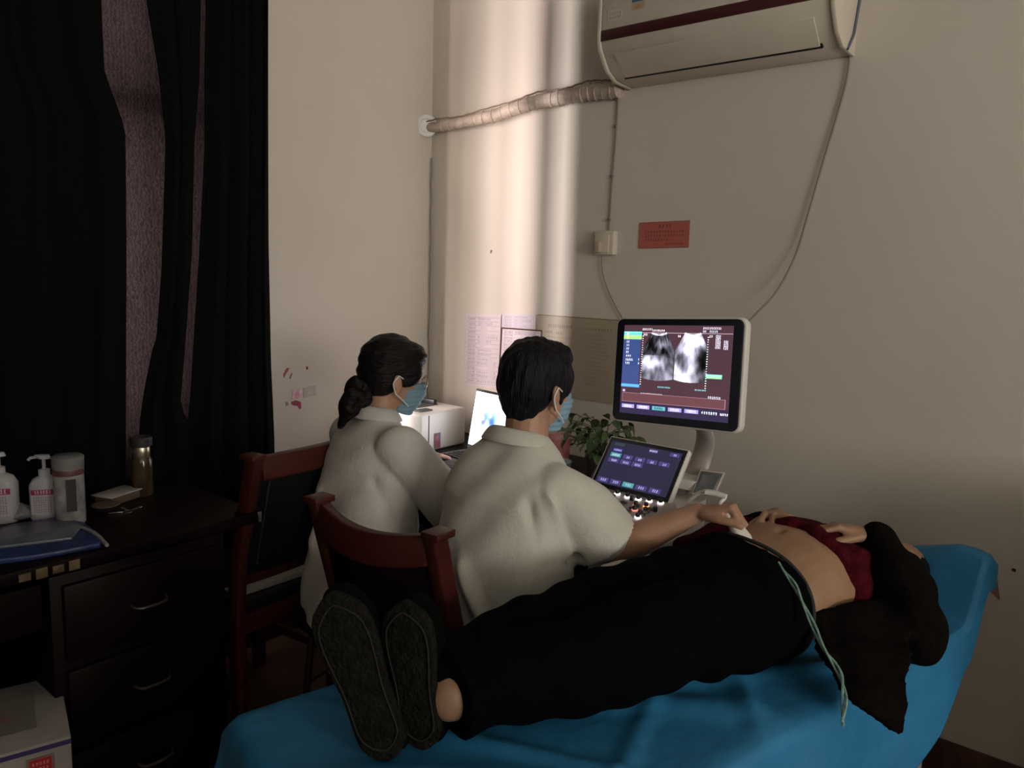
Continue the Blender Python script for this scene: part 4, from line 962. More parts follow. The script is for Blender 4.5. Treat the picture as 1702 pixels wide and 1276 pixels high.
pt = [at_d(613, 646, 2.24), at_d(596, 648, 2.20), at_d(588, 662, 2.18), at_d(580, 682, 2.17), at_d(568, 700, 2.17)]
b = MB(); b.limb(pt, [.026, .033, .034, .027, .012], 16, ref=(0, 1, 0)); b.ell(at_d(593, 640, 2.21), (.028, .028, .030)); b.ell(at_d(604, 664, 2.2), (.020, .020, .026)); b.limb([at_d(575, 680, 2.18), at_d(566, 708, 2.18)], [.016, .006])
shift(b, WO); blob('ponytail', b, .004, m_hairw, hr, smooth=2, disp=lambda p, n: .005 * wr(p, (130, 90, 50)) + .003 * wr(p, (-160, 60, 90), 2), label='low curly ponytail')
tc0 = at_d(607, 651, 2.21) - WO
MB().tube([tc0 + Vector((math.cos(t) * .020, -.004 + .008 * math.sin(2 * t), math.sin(t) * .028)) for t in np.linspace(0, 2 * PI, 20)], .0035, 8, cap=False).build('hair_tie', mat('tie_grey', (.35, .33, .33), .5), hr, smooth=True)
face_mask(wom, Pw, R, WO)
# glasses
gl_e = MB()
for q in (-1, 1):
    gl_e.tube([Pw(.096, q * .033 + .025 * math.cos(t), -.006 + .020 * math.sin(t)) - WO for t in np.linspace(0, 2 * PI, 22)], .0016, 6, cap=False)
    gl_e.tube([Pw(.096, q * .058, .0) - WO, Pw(.05, q * .074, .002) - WO, Pw(-.01, q * .078, -.002) - WO], .0015, 6)
gl_e.tube([Pw(.096, -.009, -.002) - WO, Pw(.100, 0, .002) - WO, Pw(.096, .009, -.002) - WO], .0016, 6)
gg = gl_e.build('glasses', mat('gold_metal', (.6, .5, .42), .3, metal=.9), wom, smooth=True)
for q in (-1, 1):
    b = MB(); b.lathe([(.024, -.0006), (.024, .0006)], Pw(.096, q * .033, -.006) - WO, 20, R @ Matrix.Rotation(PI / 2, 3, 'Y')); b.build('lens', gm, gg)
# coat, long sleeves
b = MB()
T = [((1.490, ty - .002, 1.030), .050, .065), ((1.482, ty, 1.005), .062, .095), ((1.475, ty, .980), .078, .125), ((1.465, ty, .945), .096, .155), ((1.450, ty-.01, .89), .112, .172), ((1.435, ty-.015, .80), .125, .178), ((1.425, ty-.02, .70), .130, .176), ((1.415, ty-.02, .60), .140, .180), ((1.405, ty-.02, .50), .155, .185), ((1.40, ty-.02, .43), .158, .186)]
b.sections([(c_, (dx * math.cos(.18), -dx * math.sin(.18), 0), (dy * math.sin(.18), dy * math.cos(.18), 0), 2.4) for c_, dx, dy in T], 34)
b.limb([wR + Vector((-.01, .02, 0)), (wR + weR) / 2 + Vector((0, -.005, 0)), weR + Vector((0, 0, -.005))], [.074, .074, .068], 20); b.limb([weR, weR.lerp(wwR, .5), weR.lerp(wwR, .92)], [.066, .060, .048], 20)
b.limb([wL + Vector((-.01, -.02, 0)), (wL + weL) / 2, weL], [.072, .070, .060], 20); b.limb([weL, weL.lerp(wwL, .9)], [.058, .042], 20)
shift(b, WO)
def wcoat(p, n):
    q = p + np.array(WO)
    d = .0048 * wr(q, (8, 24, 14)) + .0030 * wr(q, (18, 38, 26), 2.1)
    d += 1.1 * ridge(q, (1.36, 1.56, .92), (1.44, 1.50, .74), .018, .011) - 1.1 * ridge(q, (1.34, 1.60, .90), (1.40, 1.54, .72), .016, .010)
    d += 1.9 * ridge(q, (1.30, 1.68, .74), (1.36, 1.54, .64), .015, .012) - 1.9 * ridge(q, (1.30, 1.68, .71), (1.37, 1.53, .61), .013, .012)
    d += 1.9 * ridge(q, (1.31, 1.80, .86), (1.29, 1.78, .60), .018, .010) - 1.9 * ridge(q, (1.52, 1.48, .84), (1.62, 1.43, .72), .012, .010)
    d += 1.9 * ridge(q, (1.54, 1.50, .78), (1.66, 1.44, .70), .012, .010)
    return d
wco = blob('coat', b, .006, m_coat2, wom, smooth=4, disp=wcoat)
secs = []
for i in range(17):
    t = math.radians(40 + 280 * i / 16)
    secs.append((Vector((1.484 + .058 * math.cos(t), ty + .068 * math.sin(t), 1.028 - .008 * math.cos(t))) - WO, Vector((math.cos(t) * .009, math.sin(t) * .011, -.004)), Vector((math.cos(t) * .010, math.sin(t) * .012, -.018)), 3))
MB().sections(secs, 12).build('collar', m_coat2, wco, smooth='all')
seated_legs(wom, WO, Vector((1.42, 1.74, .53)), (Vector((1.74, 1.62, .54)), Vector((1.74, 1.84, .54))), (Vector((1.70, 1.62, 0)), Vector((1.72, 1.84, 0))), mat('dark_trousers', (.010, .010, .014), .85), m_shoe, 0, .078)

# ================================================================== BED
BZ = .62
bdir = Vector((math.cos(math.radians(-13)), math.sin(math.radians(-13)), 0)); bnear = Vector((bdir.y, -bdir.x, 0))   # toward the camera
if bnear.y > 0: bnear = -bnear
far_foot = Vector((.70, 1.20, 0)); BW, BL = .60, 1.70
bed = empty('examination_bed', far_foot + bdir * BL / 2 + bnear * BW / 2, math.radians(-13), 'examination bed under the blue sheet along the right side', 'bed')
MB().box((0, 0, BZ - .075), (BL - .03, BW - .03, .09)).build('mattress', m_leather, bed, bevel=.02, seg=3)
MB().box((0, 0, BZ - .145), (BL - .06, BW - .05, .05)).build('frame', mat('bed_frame', (.30, .29, .27), .5), bed, bevel=.004)
for sx in (-1, 1):
    for sy in (-1, 1): MB().tube([(sx * (BL / 2 - .12), sy * (BW / 2 - .06), 0), (sx * (BL / 2 - .12), sy * (BW / 2 - .06), BZ - .15)], .018, 14).build('leg', mat('bed_leg', (.42, .40, .37), .4), bed, smooth=True)
MB().sections([((BL / 2 - .10, -.16, BZ - .02), (0, .10, 0), (0, 0, .02), 3), ((BL / 2 - .05, -.16, BZ + .02), (0, .10, 0), (0, 0, .07), 3), ((BL / 2 - .01, -.16, BZ + .03), (0, .10, 0), (0, 0, .09), 3)], 20).build('headrest', m_leather, bed, smooth=True)
# sheet: s along, t across; hangs over near, far, foot and head edges
def sheet_pt(s, t, nz):
    L2, W2_ = BL / 2, BW / 2
    x, y, z = s, t, BZ
    ox = max(0, abs(s) - L2); oy = max(0, abs(t) - W2_)
    top = (ox == 0 and oy == 0)
    if oy > 0: y = math.copysign(W2_ + min(oy, .03) * .5 + .010 + .022 * (1 + math.sin(s * 13 + 1.5 * math.sin(s * 5))) * min(oy / .2, 1), t); z -= max(0, oy - .012)
    if ox > 0: x = math.copysign(L2 + min(ox, .03) * .5 + .008 + .02 * (1 + math.sin(t * 15)) * min(ox / .2, 1), s); z -= max(0, ox - .012)
    if ox > 0 and oy > 0: z = BZ - max(ox, oy)
    if s > L2 - .13 :
        k = min(1, (s - (L2 - .13)) / .09); z += .165 * k * k * (3 - 2 * k) * min(1, max(.12, .50 - .62 * t / W2_))
    if top:
        z += .004 + nz
    return (x, y, z)
NS_, NT_ = 210, 110; vs = []; fs = []
S_ = np.linspace(-BL / 2 - .32, BL / 2 + .10, NS_); T_ = np.linspace(-BW / 2 - .46, BW / 2 + .25, NT_)
for i, s in enumerate(S_):
    for j, t in enumerate(T_):
        e_ = min(1, max(0, (BL / 2 - abs(s)) / .1)) * min(1, max(0, (BW / 2 - abs(t)) / .08))
        nz = .006 * math.sin(s * 7 + 3 * t) + .012 * max(0, math.sin(s * 15 + t * 9 + 2 * math.sin(t * 6))) ** 3 + .016 * math.exp(-((s * .5 + t + .12) / .022) ** 2) * max(0, math.sin(s * 2.2 + 1)) + .014 * math.exp(-((s - t * .9 - .18) / .024) ** 2) + .013 * math.exp(-((s + t * .7 + .55) / .022) ** 2) + .010 * math.exp(-((s - t * 1.8 - .02) / .03) ** 2)
        tt_ = t
        if t < -BW / 2:   # the hanging edge is cut unevenly and ends shorter near the head
            lim = .46 if s < .1 else .46 - .36 * min(1, (s - .1) / .60)
            tt_ = -BW / 2 + (t + BW / 2) * lim / .46
        vs.append(sheet_pt(s, tt_, nz * (.35 + .65 * e_)))
for i in range(NS_ - 1):
    for j in range(NT_ - 1):
        k = i * NT_ + j; fs.append((k, k + NT_, k + NT_ + 1, k + 1))
me = bpy.data.meshes.new('bed_sheet'); me.from_pydata(vs, [], fs); me.polygons.foreach_set('use_smooth', [True] * len(fs))
bs = link('bed_sheet', me, m_blue); bs.location = bed.location; bs.rotation_euler = bed.rotation_euler
sm = bs.modifiers.new('s', 'SMOOTH'); sm.iterations = 3; so_ = bs.modifiers.new('t', 'SOLIDIFY'); so_.thickness = .0015
tag(bs, 'wrinkled blue disposable sheet covering the examination bed under the patient', 'bed sheet')

# ================================================================== PATIENT (lying on the back, head by the wall)
pat = empty('person', (1.55, .65, BZ), 0, 'patient lying on the blue sheet with bared belly, black clothes and cloth shoes', 'person', 'people in the examination room')
PA = Vector(pat.location)
pd = Vector((math.cos(math.radians(-18)), math.sin(math.radians(-18)), 0)); pn = Vector((pd.y, -pd.x, 0))     # pn = toward the camera side
if pn.y > 0: pn = -pn
heel0 = Vector((.815, .885, 0))
def PP(s, n_=0.0, z=0.0): return heel0 + pd * s + pn * n_ + Vector((0, 0, BZ + z))
Zv = Vector((0, 0, 1))
h1 = at_d(648, 1262, 1.165); t1 = at_d(548, 984, 1.185)
h2 = at_d(703, 1244, 1.19); t2 = at_d(670, 998, 1.205)
b = MB()
# trunk + belly
b.sections([(PP(.80, 0, .10), pn * .155, Zv * .088, 2.4), (PP(.90, 0, .125), pn * .165, Zv * .112, 2.3), (PP(.98, .0, .135), pn * .168, Zv * .125, 2.2), (PP(1.06, 0, .13), pn * .163, Zv * .115, 2.3), (PP(1.18, 0, .115), pn * .16, Zv * .10, 2.5), (PP(1.27, 0, .10), pn * .14, Zv * .08, 2.5), (PP(1.31, 0, .09), pn * .09, Zv * .06, 2)], 30)
phc = PP(1.405, .035, .078)
up_h = pd; fh = (Zv * .97 + pd * -.1).normalized(); lh = up_h.cross(fh).normalized(); up_h = fh.cross(lh)
Pp, Rp = head_shapes(b, phc, (fh, lh, up_h), .92)
b.limb([PP(1.26, 0.01, .09), Pp(-.02, 0, -.05)], [.052, .048])
# legs
for n_, hh_ in ((.045, h2), (-.075, h1 + pd * .03 - pn * .05)):
    b.limb([PP(.80, n_ * 1.2, .10), PP(.44, n_, .11), hh_ + pd * .10 + Zv * .075], [.085, .055, .040]); b.limb([hh_ + pd * .14 + Zv * .084, hh_ + pd * .09 + Zv * .086, hh_ + pd * .050 + Zv * .084], [.050, .052, .044])
# near (left) arm: shoulder, elbow toward the camera, forearm up to the belly
s_n = PP(1.215, .155, .12); e_n = Vector((1.775, .292, BZ + .085)); w_n = at_d(1448, 888, 1.745)
b.limb([s_n, e_n], [.047, .040]); b.limb([e_n, e_n.lerp(w_n, .4), w_n], [.040, .038, .026])
s_f = PP(1.215, -.155, .12); e_f = PP(1.10, -.29, .10); w_f = at_d(1292, 858, 1.90)
b.limb([s_f, e_f], [.047, .040]); b.limb([e_f, w_f], [.038, .025])
hn_t = at_d(1352, 866, 1.775)
hand_shapes(b, w_n, hn_t - w_n, Vector((-.2, 0, -1)), Vector((-.5, .2, .4)), .92, curls=((25, 40, 20), (22, 42, 20), (25, 40, 20), (28, 42, 20)), thumb=(25, 15), spread=5, wr_r=.026)
hf_t = at_d(1296, 858, 1.70)
hand_shapes(b, w_f, hf_t - w_f, Vector((0, 0, -1)), Vector((-.8, .6, 0)), .95, curls=((30, 28, 15), (36, 30, 15), (34, 30, 15), (28, 28, 15)), thumb=(40, 10), spread=12, wr_r=.026)
shift(b, PA)
nav = np.array(PP(.965, .0, .26) - PA)
blob('body', b, .0044, m_skin2, pat, smooth=5, disp=lambda p, n: -.010 * np.exp(-(np.linalg.norm(p - nav, axis=1) / .010) ** 2))
b = MB(); R = Rp; b.ell(Pp(-.022, 0, .040), (.086, .078, .074), R); b.ell(Pp(-.045, 0, .0), (.045, .070, .070), R); shift(b, PA)
blob('hair', b, .006, m_hair, pat, smooth=3, disp=hd)
# trousers
b = MB()
b.sections([(PP(.60, -.005, .10), pn * .175, Zv * .085, 2.6), (PP(.74, 0, .112), pn * .182, Zv * .105, 2.5), (PP(.82, 0, .120), pn * .182, Zv * .122, 2.4), (PP(.865, 0, .124), pn * .180, Zv * .128, 2.4)], 30)
for n_, hh_, z_ in ((.060, h2, .0), (-.085, h1 + pd * .03 - pn * .05, -.012)):
    b.tube([PP(.76, n_, .115), PP(.55, n_ * 1.0, .125 + z_), PP(.34, n_ * .95, .115 + z_), hh_ + pd * .13 + Zv * .088, hh_ + pd * .050 + Zv * .084], [.105, .102, .090, .080, .079], 20); b.ell(PP(.76, n_, .115), (.1,) * 3)
shift(b, PA)
ptr = blob('trousers', b, .008, m_trouser, pat, smooth=4, disp=lambda p, n: .004 * wr(p, (30, 22, 16)) + .003 * wr(p, (50, -30, 20), 1))
# waist drawstring hanging from the waistband down the near hip
sp_ = [at_d(1294, 937, 1.56), at_d(1308, 955, 1.53), at_d(1322, 975, 1.50), at_d(1336, 1005, 1.47), at_d(1352, 1040, 1.435), at_d(1368, 1075, 1.40), at_d(1385, 1100, 1.375), at_d(1398, 1125, 1.35), at_d(1403, 1150, 1.325), at_d(1403, 1175, 1.30), at_d(1400, 1203, 1.275)]
for k in range(2):
    P_ = smooth_path([p - PA + Vector((0, .004 * math.sin(i * 1.3 + k * PI), .004 * math.cos(i * 1.3 + k * PI))) for i, p in enumerate(sp_)], 5)
    MB().tube(P_, .0026, 6).build('drawstring', m_cord, ptr, smooth=True, label='pale green waist drawstring')
wb = [PP(.862, 0, .124) + pn * .1765 * math.copysign(abs(math.cos(t)) ** (2 / 2.4), math.cos(t)) + Zv * .1245 * math.copysign(abs(math.sin(t)) ** (2 / 2.4), math.sin(t)) - PA for t in np.linspace(.05, 2 * PI + .05, 60)]
MB().tube(wb, .0045, 8, cap=False).build('waistband', mat('waistband_grey', (.02, .026, .027), .8), ptr, smooth=True)
# red sweater
b = MB()
b.sections([(PP(1.045, 0, .128), pn * .168, Zv * .124, 2.4), (PP(1.10, 0, .124), pn * .176, Zv * .126, 2.4), (PP(1.20, 0, .115), pn * .170, Zv * .110, 2.5), (PP(1.29, 0, .10), pn * .14, Zv * .085, 2.5), (PP(1.335, 0, .095), pn * .07, Zv * .06, 2)], 30)
hem = [PP(1.04 + .010 * math.sin(t * 5), math.cos(t) * .165, .125 + math.sin(t) * .118) for t in np.linspace(-.3, 3.1, 18)]   # bunched-up hem
b.tube(hem, [.026 + .005 * math.sin(i * 1.9) for i in range(18)], 12)
b.limb([PP(1.06, -.12, .19), PP(.98, -.185, .19), PP(.86, -.20, .17)], [.040, .036, .024])    # rolled hem along the far side
shift(b, PA); blob('sweater', b, .006, m_red, pat, smooth=3, disp=lambda p, n: .003 * wr(p, (60, 40, 60)) + .0035 * wr(p, (30, 80, -30), 1))
# black jacket: open, sleeves, near flap over the bed edge
b = MB()
b.limb([s_n + Vector((.0, 0, 0)), s_n.lerp(e_n, .5) + Vector((0, 0, .0)), e_n + Vector((.0, .0, -.005))], [.080, .074, .068], 20)
b.limb([e_n, e_n.lerp(w_n, .5) + Vector((.015, 0, .005)), e_n.lerp(w_n, .86) + Vector((.012, 0, 0))], [.068, .068, .053], 20)
b.limb([s_f, e_f], [.078, .066], 18); b.limb([e_f, e_f.lerp(w_f, .66)], [.060, .044], 18)
b.sections([(PP(1.10, .145, .07), pn * .05, Zv * .065), (PP(1.22, .13, .10), pn * .07, Zv * .105), (PP(1.33, .09, .10), pn * .08, Zv * .085), (PP(1.37, .06, .08), pn * .06, Zv * .055)], 18)
b.sections([(PP(1.08, -.145, .07), pn * .05, Zv * .065), (PP(1.22, -.13, .10), pn * .06, Zv * .09), (PP(1.34, -.06, .08), pn * .06, Zv * .06)], 18)
# flap
def patch(b, rows, th):
    """rows of points -> thick closed sheet"""
    n = len(rows[0]); k = len(rows); top = [p for r in rows for p in r]
    P_ = [Vector(p) for p in top]; Q_ = [Vector(p) - Vector((0, 0, th)) + Vector((0, th * .6, 0)) for p in top]; N = len(P_)
    fs = []
    for i in range(k - 1):
        for j in range(n - 1):
            a_ = i * n + j; fs.append((a_, a_ + 1, a_ + n + 1, a_ + n)); fs.append((N + a_ + n, N + a_ + n + 1, N + a_ + 1, N + a_))
    for j in range(n - 1):
        fs.append((j + 1, j, N + j, N + j + 1)); q = (k - 1) * n + j; fs.append((q, q + 1, N + q + 1, N + q))
    for i in range(k - 1):
        q = i * n; fs.append((q, q + n, N + q + n, N + q)); q = i * n + n - 1; fs.append((q + n, q, N + q, N + q + n))
    b.add(P_ + Q_, fs)
rows = [[at_d(1352, 1015, 1.54), at_d(1405, 1000, 1.56), at_d(1460, 990, 1.60), at_d(1515, 1010, 1.62)],
        [at_d(1362, 1060, 1.46), at_d(1412, 1055, 1.47), at_d(1465, 1050, 1.49), at_d(1516, 1050, 1.50)],
        [at_d(1378, 1098, 1.40), at_d(1424, 1108, 1.38), at_d(1470, 1110, 1.39), at_d(1516, 1105, 1.41)],
        [at_d(1400, 1135, 1.345), at_d(1436, 1150, 1.325), at_d(1474, 1165, 1.33), at_d(1512, 1165, 1.34)],
        [at_d(1430, 1172, 1.30), at_d(1455, 1188, 1.29), at_d(1482, 1204, 1.285), at_d(1507, 1216, 1.285)]]
patch(b, rows, .016)
shift(b, PA); blob('jacket', b, .007, m_jacket, pat, smooth=4, disp=lambda p, n: .0035 * wr(p, (40, 30, 26)) + .003 * wr(p, (20, -50, 30), 1))
# cloth shoes, soles toward the camera
def shoe(heel, toe, side, w_, lab):
    heel = Vector(heel); toe = Vector(toe); d_ = (toe - heel).normalized(); L_ = (toe - heel).length
    sd = Vector(side); sd = (sd - d_ * sd.dot(d_)).normalized(); nrm_ = d_.cross(sd).normalized()     # nrm_ = up from sole to leg
    if nrm_.dot(pd) < 0: nrm_ = -nrm_
    P_ = lambda t, h: heel + d_ * L_ * t + nrm_ * h - PA
    b = MB(); prof_ = [(0.0, .55), (.05, .78), (.2, .80), (.4, .76), (.6, .92), (.78, 1.0), (.9, .86), (.97, .6), (1.0, .32)]
    up = MB()
    secs = [(P_(t, .012 + hh), sd * w_ * k * .95, nrm_ * hh, 2.5) for (t, k), hh in zip(prof_, (.022, .030, .034, .036, .036, .032, .027, .021, .014))]
    up.sections(secs, 20)
    sh = blob('cloth_shoe', up, .005, m_shoe, pat, smooth=3, label=lab)
    vs_ = []; n = 40
    so = MB(); pl_ = []; tt_ = np.linspace(0, 1, 60); kk_ = np.interp(tt_, [q[0] for q in prof_], [q[1] for q in prof_]); kk_ = np.convolve(np.pad(kk_, 4, 'edge'), np.ones(9) / 9, 'valid'); ends_ = np.sqrt(np.clip(1 - np.clip(np.abs(tt_ - .5) * 2 - .72, 0, 1) ** 2 / .0784, 0, 1))
    for i in range(n):
        a = 2 * PI * i / n; t = .5 - .5 * math.cos(a); k = float(np.interp(t, tt_, kk_ / np.maximum(.55, 1) * np.maximum(ends_, .05) * 1.06)); sgn = 1 if math.sin(a) >= 0 else -1
        pl_.append((t, sgn * k * w_ * 1.06))
    vs_ = [P_(t, -.006) + sd * y for t, y in pl_] + [P_(t, .012) + sd * y for t, y in pl_]
    so.add(vs_, [tuple(range(n)), tuple(range(n, 2 * n))[::-1]] + [(i, (i + 1) % n, n + (i + 1) % n, n + i) for i in range(n)])
    so.build('sole', m_sole, sh, bevel=.002, label='thick grey stitched felt sole')
    st = [P_(.5 + (t - .5) * .86, -.0075) + sd * y * .82 for t, y in pl_]; MB().tube(st + [st[0]], .0016, 5, cap=False).build('sole_seam', mat('seam', (.022, .0215, .019), .95), sh, smooth=True)
shoe(h1, t1, Vector((.55, -.83, .10)), .047, 'black cloth shoe with a grey felt sole')
shoe(h2, t2, Vector((.34, -.94, .0)), .043, 'black cloth shoe with a grey felt sole')
MB().ell(at_d(720, 1087, 1.22) - PA, (.006,) * 3, nu=12, nv=8).build('snap_button', m_metal, pat, smooth=True)
# paper towel by the arm
b = MB()
rows = [[at_d(1000, 938, 1.66), at_d(1030, 930, 1.66), at_d(1060, 928, 1.66), at_d(1086, 918, 1.68)], [at_d(996, 962, 1.62), at_d(1028, 948, 1.62), at_d(1060, 942, 1.62), at_d(1088, 926, 1.64)]]
patch(b, rows, .008); tag(b.build('paper_towel', mat('towel', (.55, .53, .48), .9), bevel=.002), 'strip of white paper towel on the patient under the doctor\'s forearm', 'paper towel')

# ================================================================== LEFT TABLE
tb = empty('office_table', (.345, 2.15, 0), .0, 'dark wooden table with drawers in front of the black curtain', 'table')
TZ = .77
MB().box((0, .0, TZ - .016), (1.62, .62, .032)).build('tabletop', m_darkwood, tb, bevel=.004)
m_gold = mat('gold_trim', (.11, .075, .035), .6, noise=.6, nscale=30)
for i in range(34):
    if random.random() < .8: MB().box((-.80 + i * .034, -.311, TZ - .018), (.024, .004, .018 + .006 * (i % 2))).build('edge_inlay', m_gold, tb, bevel=.001)
MB().box((0, .27, .40), (1.5, .02, .66)).build('back_panel', m_darkwood, tb, bevel=.003)
for sx in (-1, 1):
    px_ = sx * .50
    ped = MB().box((px_, 0, .38), (.44, .54, .68)).build('pedestal', m_darkwood, tb, bevel=.004)
    for k in range(3):
        dr = MB().box((px_, -.278, .60 - k * .215), (.39, .018, .19)).build('drawer', m_darkwood, tb, bevel=.004)
        P_ = smooth_path([(px_ - .045, -.288, .60 - k * .215), (px_ - .03, -.31, .595 - k * .215), (px_ + .03, -.31, .595 - k * .215), (px_ + .045, -.288, .60 - k * .215)], 4)
        MB().tube(P_, .0042, 8).build('handle', mat('dull_metal', (.10, .09, .085), .4, metal=.8), dr, smooth=True)
MB().box((0, -.276, .66), (.52, .018, .11)).build('drawer', m_darkwood, tb, bevel=.004)
kn = MB().ell((-.02, -.295, .66), (.012, .014, .012)).build('knob', m_metal, tb, smooth=True)
MB().box((.80, -.318, TZ - .012), (.012, .006, .03)).build('corner_bracket', m_metal, tb, bevel=.001)

def on_tab(px, py, z=TZ): return on_z(px, py, z)
m_bot = mat('bottle_white', (.42, .42, .44), .4); m_label = mat('bottle_label', (.30, .05, .14), .5)
def pump_bottle(px, py, label, H=.118, r=.036):
    p = on_tab(px, py + 0); e = empty('pump_bottle', (p.x, p.y, TZ), AZ - PI / 2 + .3, label, 'bottle', 'white sanitizer pump bottles on the table')
    b = MB().sections([((0, 0, 0), (r * .92, 0, 0), (0, r * .62, 0), 3), ((0, 0, .006), (r, 0, 0), (0, r * .68, 0), 3), ((0, 0, H * .80), (r, 0, 0), (0, r * .68, 0), 3), ((0, 0, H * .93), (r * .78, 0, 0), (0, r * .6, 0), 2.5), ((0, 0, H), (r * .36, 0, 0), (0, r * .36, 0), 2)], 24)
    b.build('bottle', m_bot, e, smooth=True)
    MB().lathe([(.014, H - .002), (.014, H + .016), (.008, H + .018), (.0045, H + .019), (.0045, H + .045)], n=16).build('collar', m_bot, e, smooth=True)
    MB().sections([((.004, 0, H + .045), (.014, 0, 0), (0, .010, 0), 2.5), ((-.004, 0, H + .055), (.018, 0, 0), (0, .009, 0), 2.5)], 14).build('pump_head', m_bot, e, smooth=True)
    MB().tube([(-.012, 0, H + .050), (-.030, 0, H + .048), (-.036, 0, H + .042)], .004, 8).build('nozzle', m_bot, e, smooth=True)
    c = Canvas(40, 50, (178, 176, 182)); c.rect(.02, .03, .98, .24, (150, 40, 90)); c.glyphs(.15, .06, .85, .20, 6, (220, 200, 215))
    for k in range(7): c.glyphs(.1, .32 + k * .09, .85, .37 + k * .09, 8, (150, 110, 130), .7)
    c.panel('label', (-r * .78, -r * .695, H * .74), (r * 1.56, 0, 0), (0, 0, -H * .58), print_mat(), e, 'white label with a magenta band', curve=lambda x, y: -.0022 * (2 * x - 1) ** 2 + .0005)
    return e
pump_bottle(4, 866, 'white pump bottle at the left end of the table, on the blue pad', .130, .040)
pump_bottle(78, 861, 'white pump bottle standing beside the tall clear canister')
p = on_tab(118, 868); e = empty('canister', (p.x, p.y, TZ), 0, 'tall clear plastic canister with lid beside the pump bottle', 'canister')
m_clear = mat('clear_canister', (.28, .27, .27), .25, noise=.5, nscale=25)
MB().lathe([(.034, 0), (.036, .004), (.036, .155), (.033, .158)], n=28).build('jar', m_clear, e, smooth=True)
MB().lathe([(.037, .150), (.038, .155), (.038, .178), (.034, .181)], n=28).build('lid', mat('canister_lid', (.20, .19, .19), .35), e, smooth=True)
MB().lathe([(.0366, .132), (.0372, .134), (.0372, .146), (.0366, .148)], n=28).build('band', mat('canister_band', (.13, .05, .06), .5), e, smooth=True)
R_ = Matrix.Rotation(0, 3, 'Z')
c = Canvas(12, 30, (26, 28, 26)); c.panel('window_strip', (-.020, -.0345, .125), (.022, -.006, 0), (0, 0, -.085), print_mat(), e)
p = on_tab(238, 822); e = empty('tea_bottle', (p.x, p.y, TZ), 0, 'amber glass tea bottle with dark cap and silver neck', 'bottle')
MB().lathe([(.026, 0), (.029, .004), (.029, .105), (.024, .118)], n=24).build('glass', mat('amber_glass', (.050, .034, .018), .15, noise=.4, nscale=30), e, smooth=True)
MB().lathe([(.0225, .116), (.0235, .118), (.0235, .146), (.0225, .148)], n=24).build('neck_ring', mat('gold_ring', (.62, .55, .38), .3, metal=.9), e, smooth=True)
MB().lathe([(.028, .148), (.030, .150), (.031, .172), (.028, .176)], n=24).build('cap', mat('dark_cap', (.03, .03, .032), .4), e, smooth=True)
# white card over a small dish
p = on_tab(196, 832); e = empty('small_box', (p.x, p.y, TZ), .35, 'flat white card box on the table before the tea bottle', 'box')
MB().box((0, 0, .013), (.10, .065, .024)).build('box_body', mat('card_brown', (.10, .065, .045), .6), e, bevel=.002)
MB().box((.0, 0, .0265), (.115, .075, .003)).build('lid', mat('card_white', (.40, .38, .36), .6), e, bevel=.001)
p = on_tab(176, 848); e = empty('ashtray', (p.x, p.y, TZ), 0, 'small dark dish on the table in front of the white card box', 'dish')
MB().lathe([(.022, 0), (.026, .003), (.036, .016), (.033, .016), (.022, .006), (0.001, .006)], n=24).build('bowl', mat('dark_dish', (.03, .024, .018), .2), e, smooth=True)
MB().lathe([(.0345, .0155), (.0355, .0175), (.0345, .0185)], n=24).build('rim', mat('dish_rim', (.12, .09, .06), .3), e, smooth=True)
p = on_tab(213, 851); e = empty('keys', (p.x, p.y, TZ), .4, 'small dark bunch of keys on the table beside the dish', 'keys')
MB().tube([(.012 * math.cos(t), .012 * math.sin(t), .002) for t in np.linspace(0, 2 * PI, 16)], .0014, 6, cap=False).build('ring', m_metal, e, smooth=True)
for a_ in (0, 1.1, 2.2): MB().box((.03 * math.cos(a_), .03 * math.sin(a_), .002), (.038, .009, .002), a_).build('key', m_metal, e, bevel=.0005); 
# blue mat / plastic bag with white rim
P_ = [on_tab(-40, 900), on_tab(20, 880), on_tab(95, 868), on_tab(140, 876), on_tab(172, 900), on_tab(168, 912), on_tab(60, 932), on_tab(-40, 945)]
P_ = [Vector((q.x, max(q.y, 1.845), TZ)) for q in P_]
k = len(P_); b = MB(); b.add([q + Vector((0, 0, .001)) for q in P_] + [q + Vector((0, 0, .016)) for q in P_], [tuple(range(k))[::-1], tuple(range(k, 2 * k))] + [(i, (i + 1) % k, k + (i + 1) % k, k + i) for i in range(k)])
e = empty('blue_pad', (0, 0, 0), 0, 'folded dark blue plastic pad on the left end of the table', 'pad')
b.build('pad', mat('navy_plastic', (.018, .035, .13), .35, noise=.5, nscale=10, bump=.8, bscale=14), e, bevel=.005, seg=3)
top_ = [on_z(-40, 895, TZ + .02), on_z(20, 876, TZ + .02), on_z(95, 866, TZ + .02), on_z(135, 876, TZ + .02), on_z(120, 895, TZ + .02), on_z(40, 905, TZ + .02), on_z(-40, 915, TZ + .02)]
k = len(top_); b = MB().add([q - Zv * .004 for q in top_] + [q + Zv * .004 for q in top_], [tuple(range(k))[::-1], tuple(range(k, 2 * k))] + [(i, (i + 1) % k, k + (i + 1) % k, k + i) for i in range(k)])
b.build('cover', mat('clear_cover', (.10, .12, .15), .3, noise=.5, nscale=12, bump=.8, bscale=16), e, bevel=.003)
MB().tube(smooth_path([on_z(95, 868, TZ + .018), on_z(135, 876, TZ + .018), on_z(160, 888, TZ + .018), on_z(178, 906, TZ + .012)], 5), .0045, 8).build('rim', mat('pad_rim', (.26, .25, .25), .5), e, smooth=True)
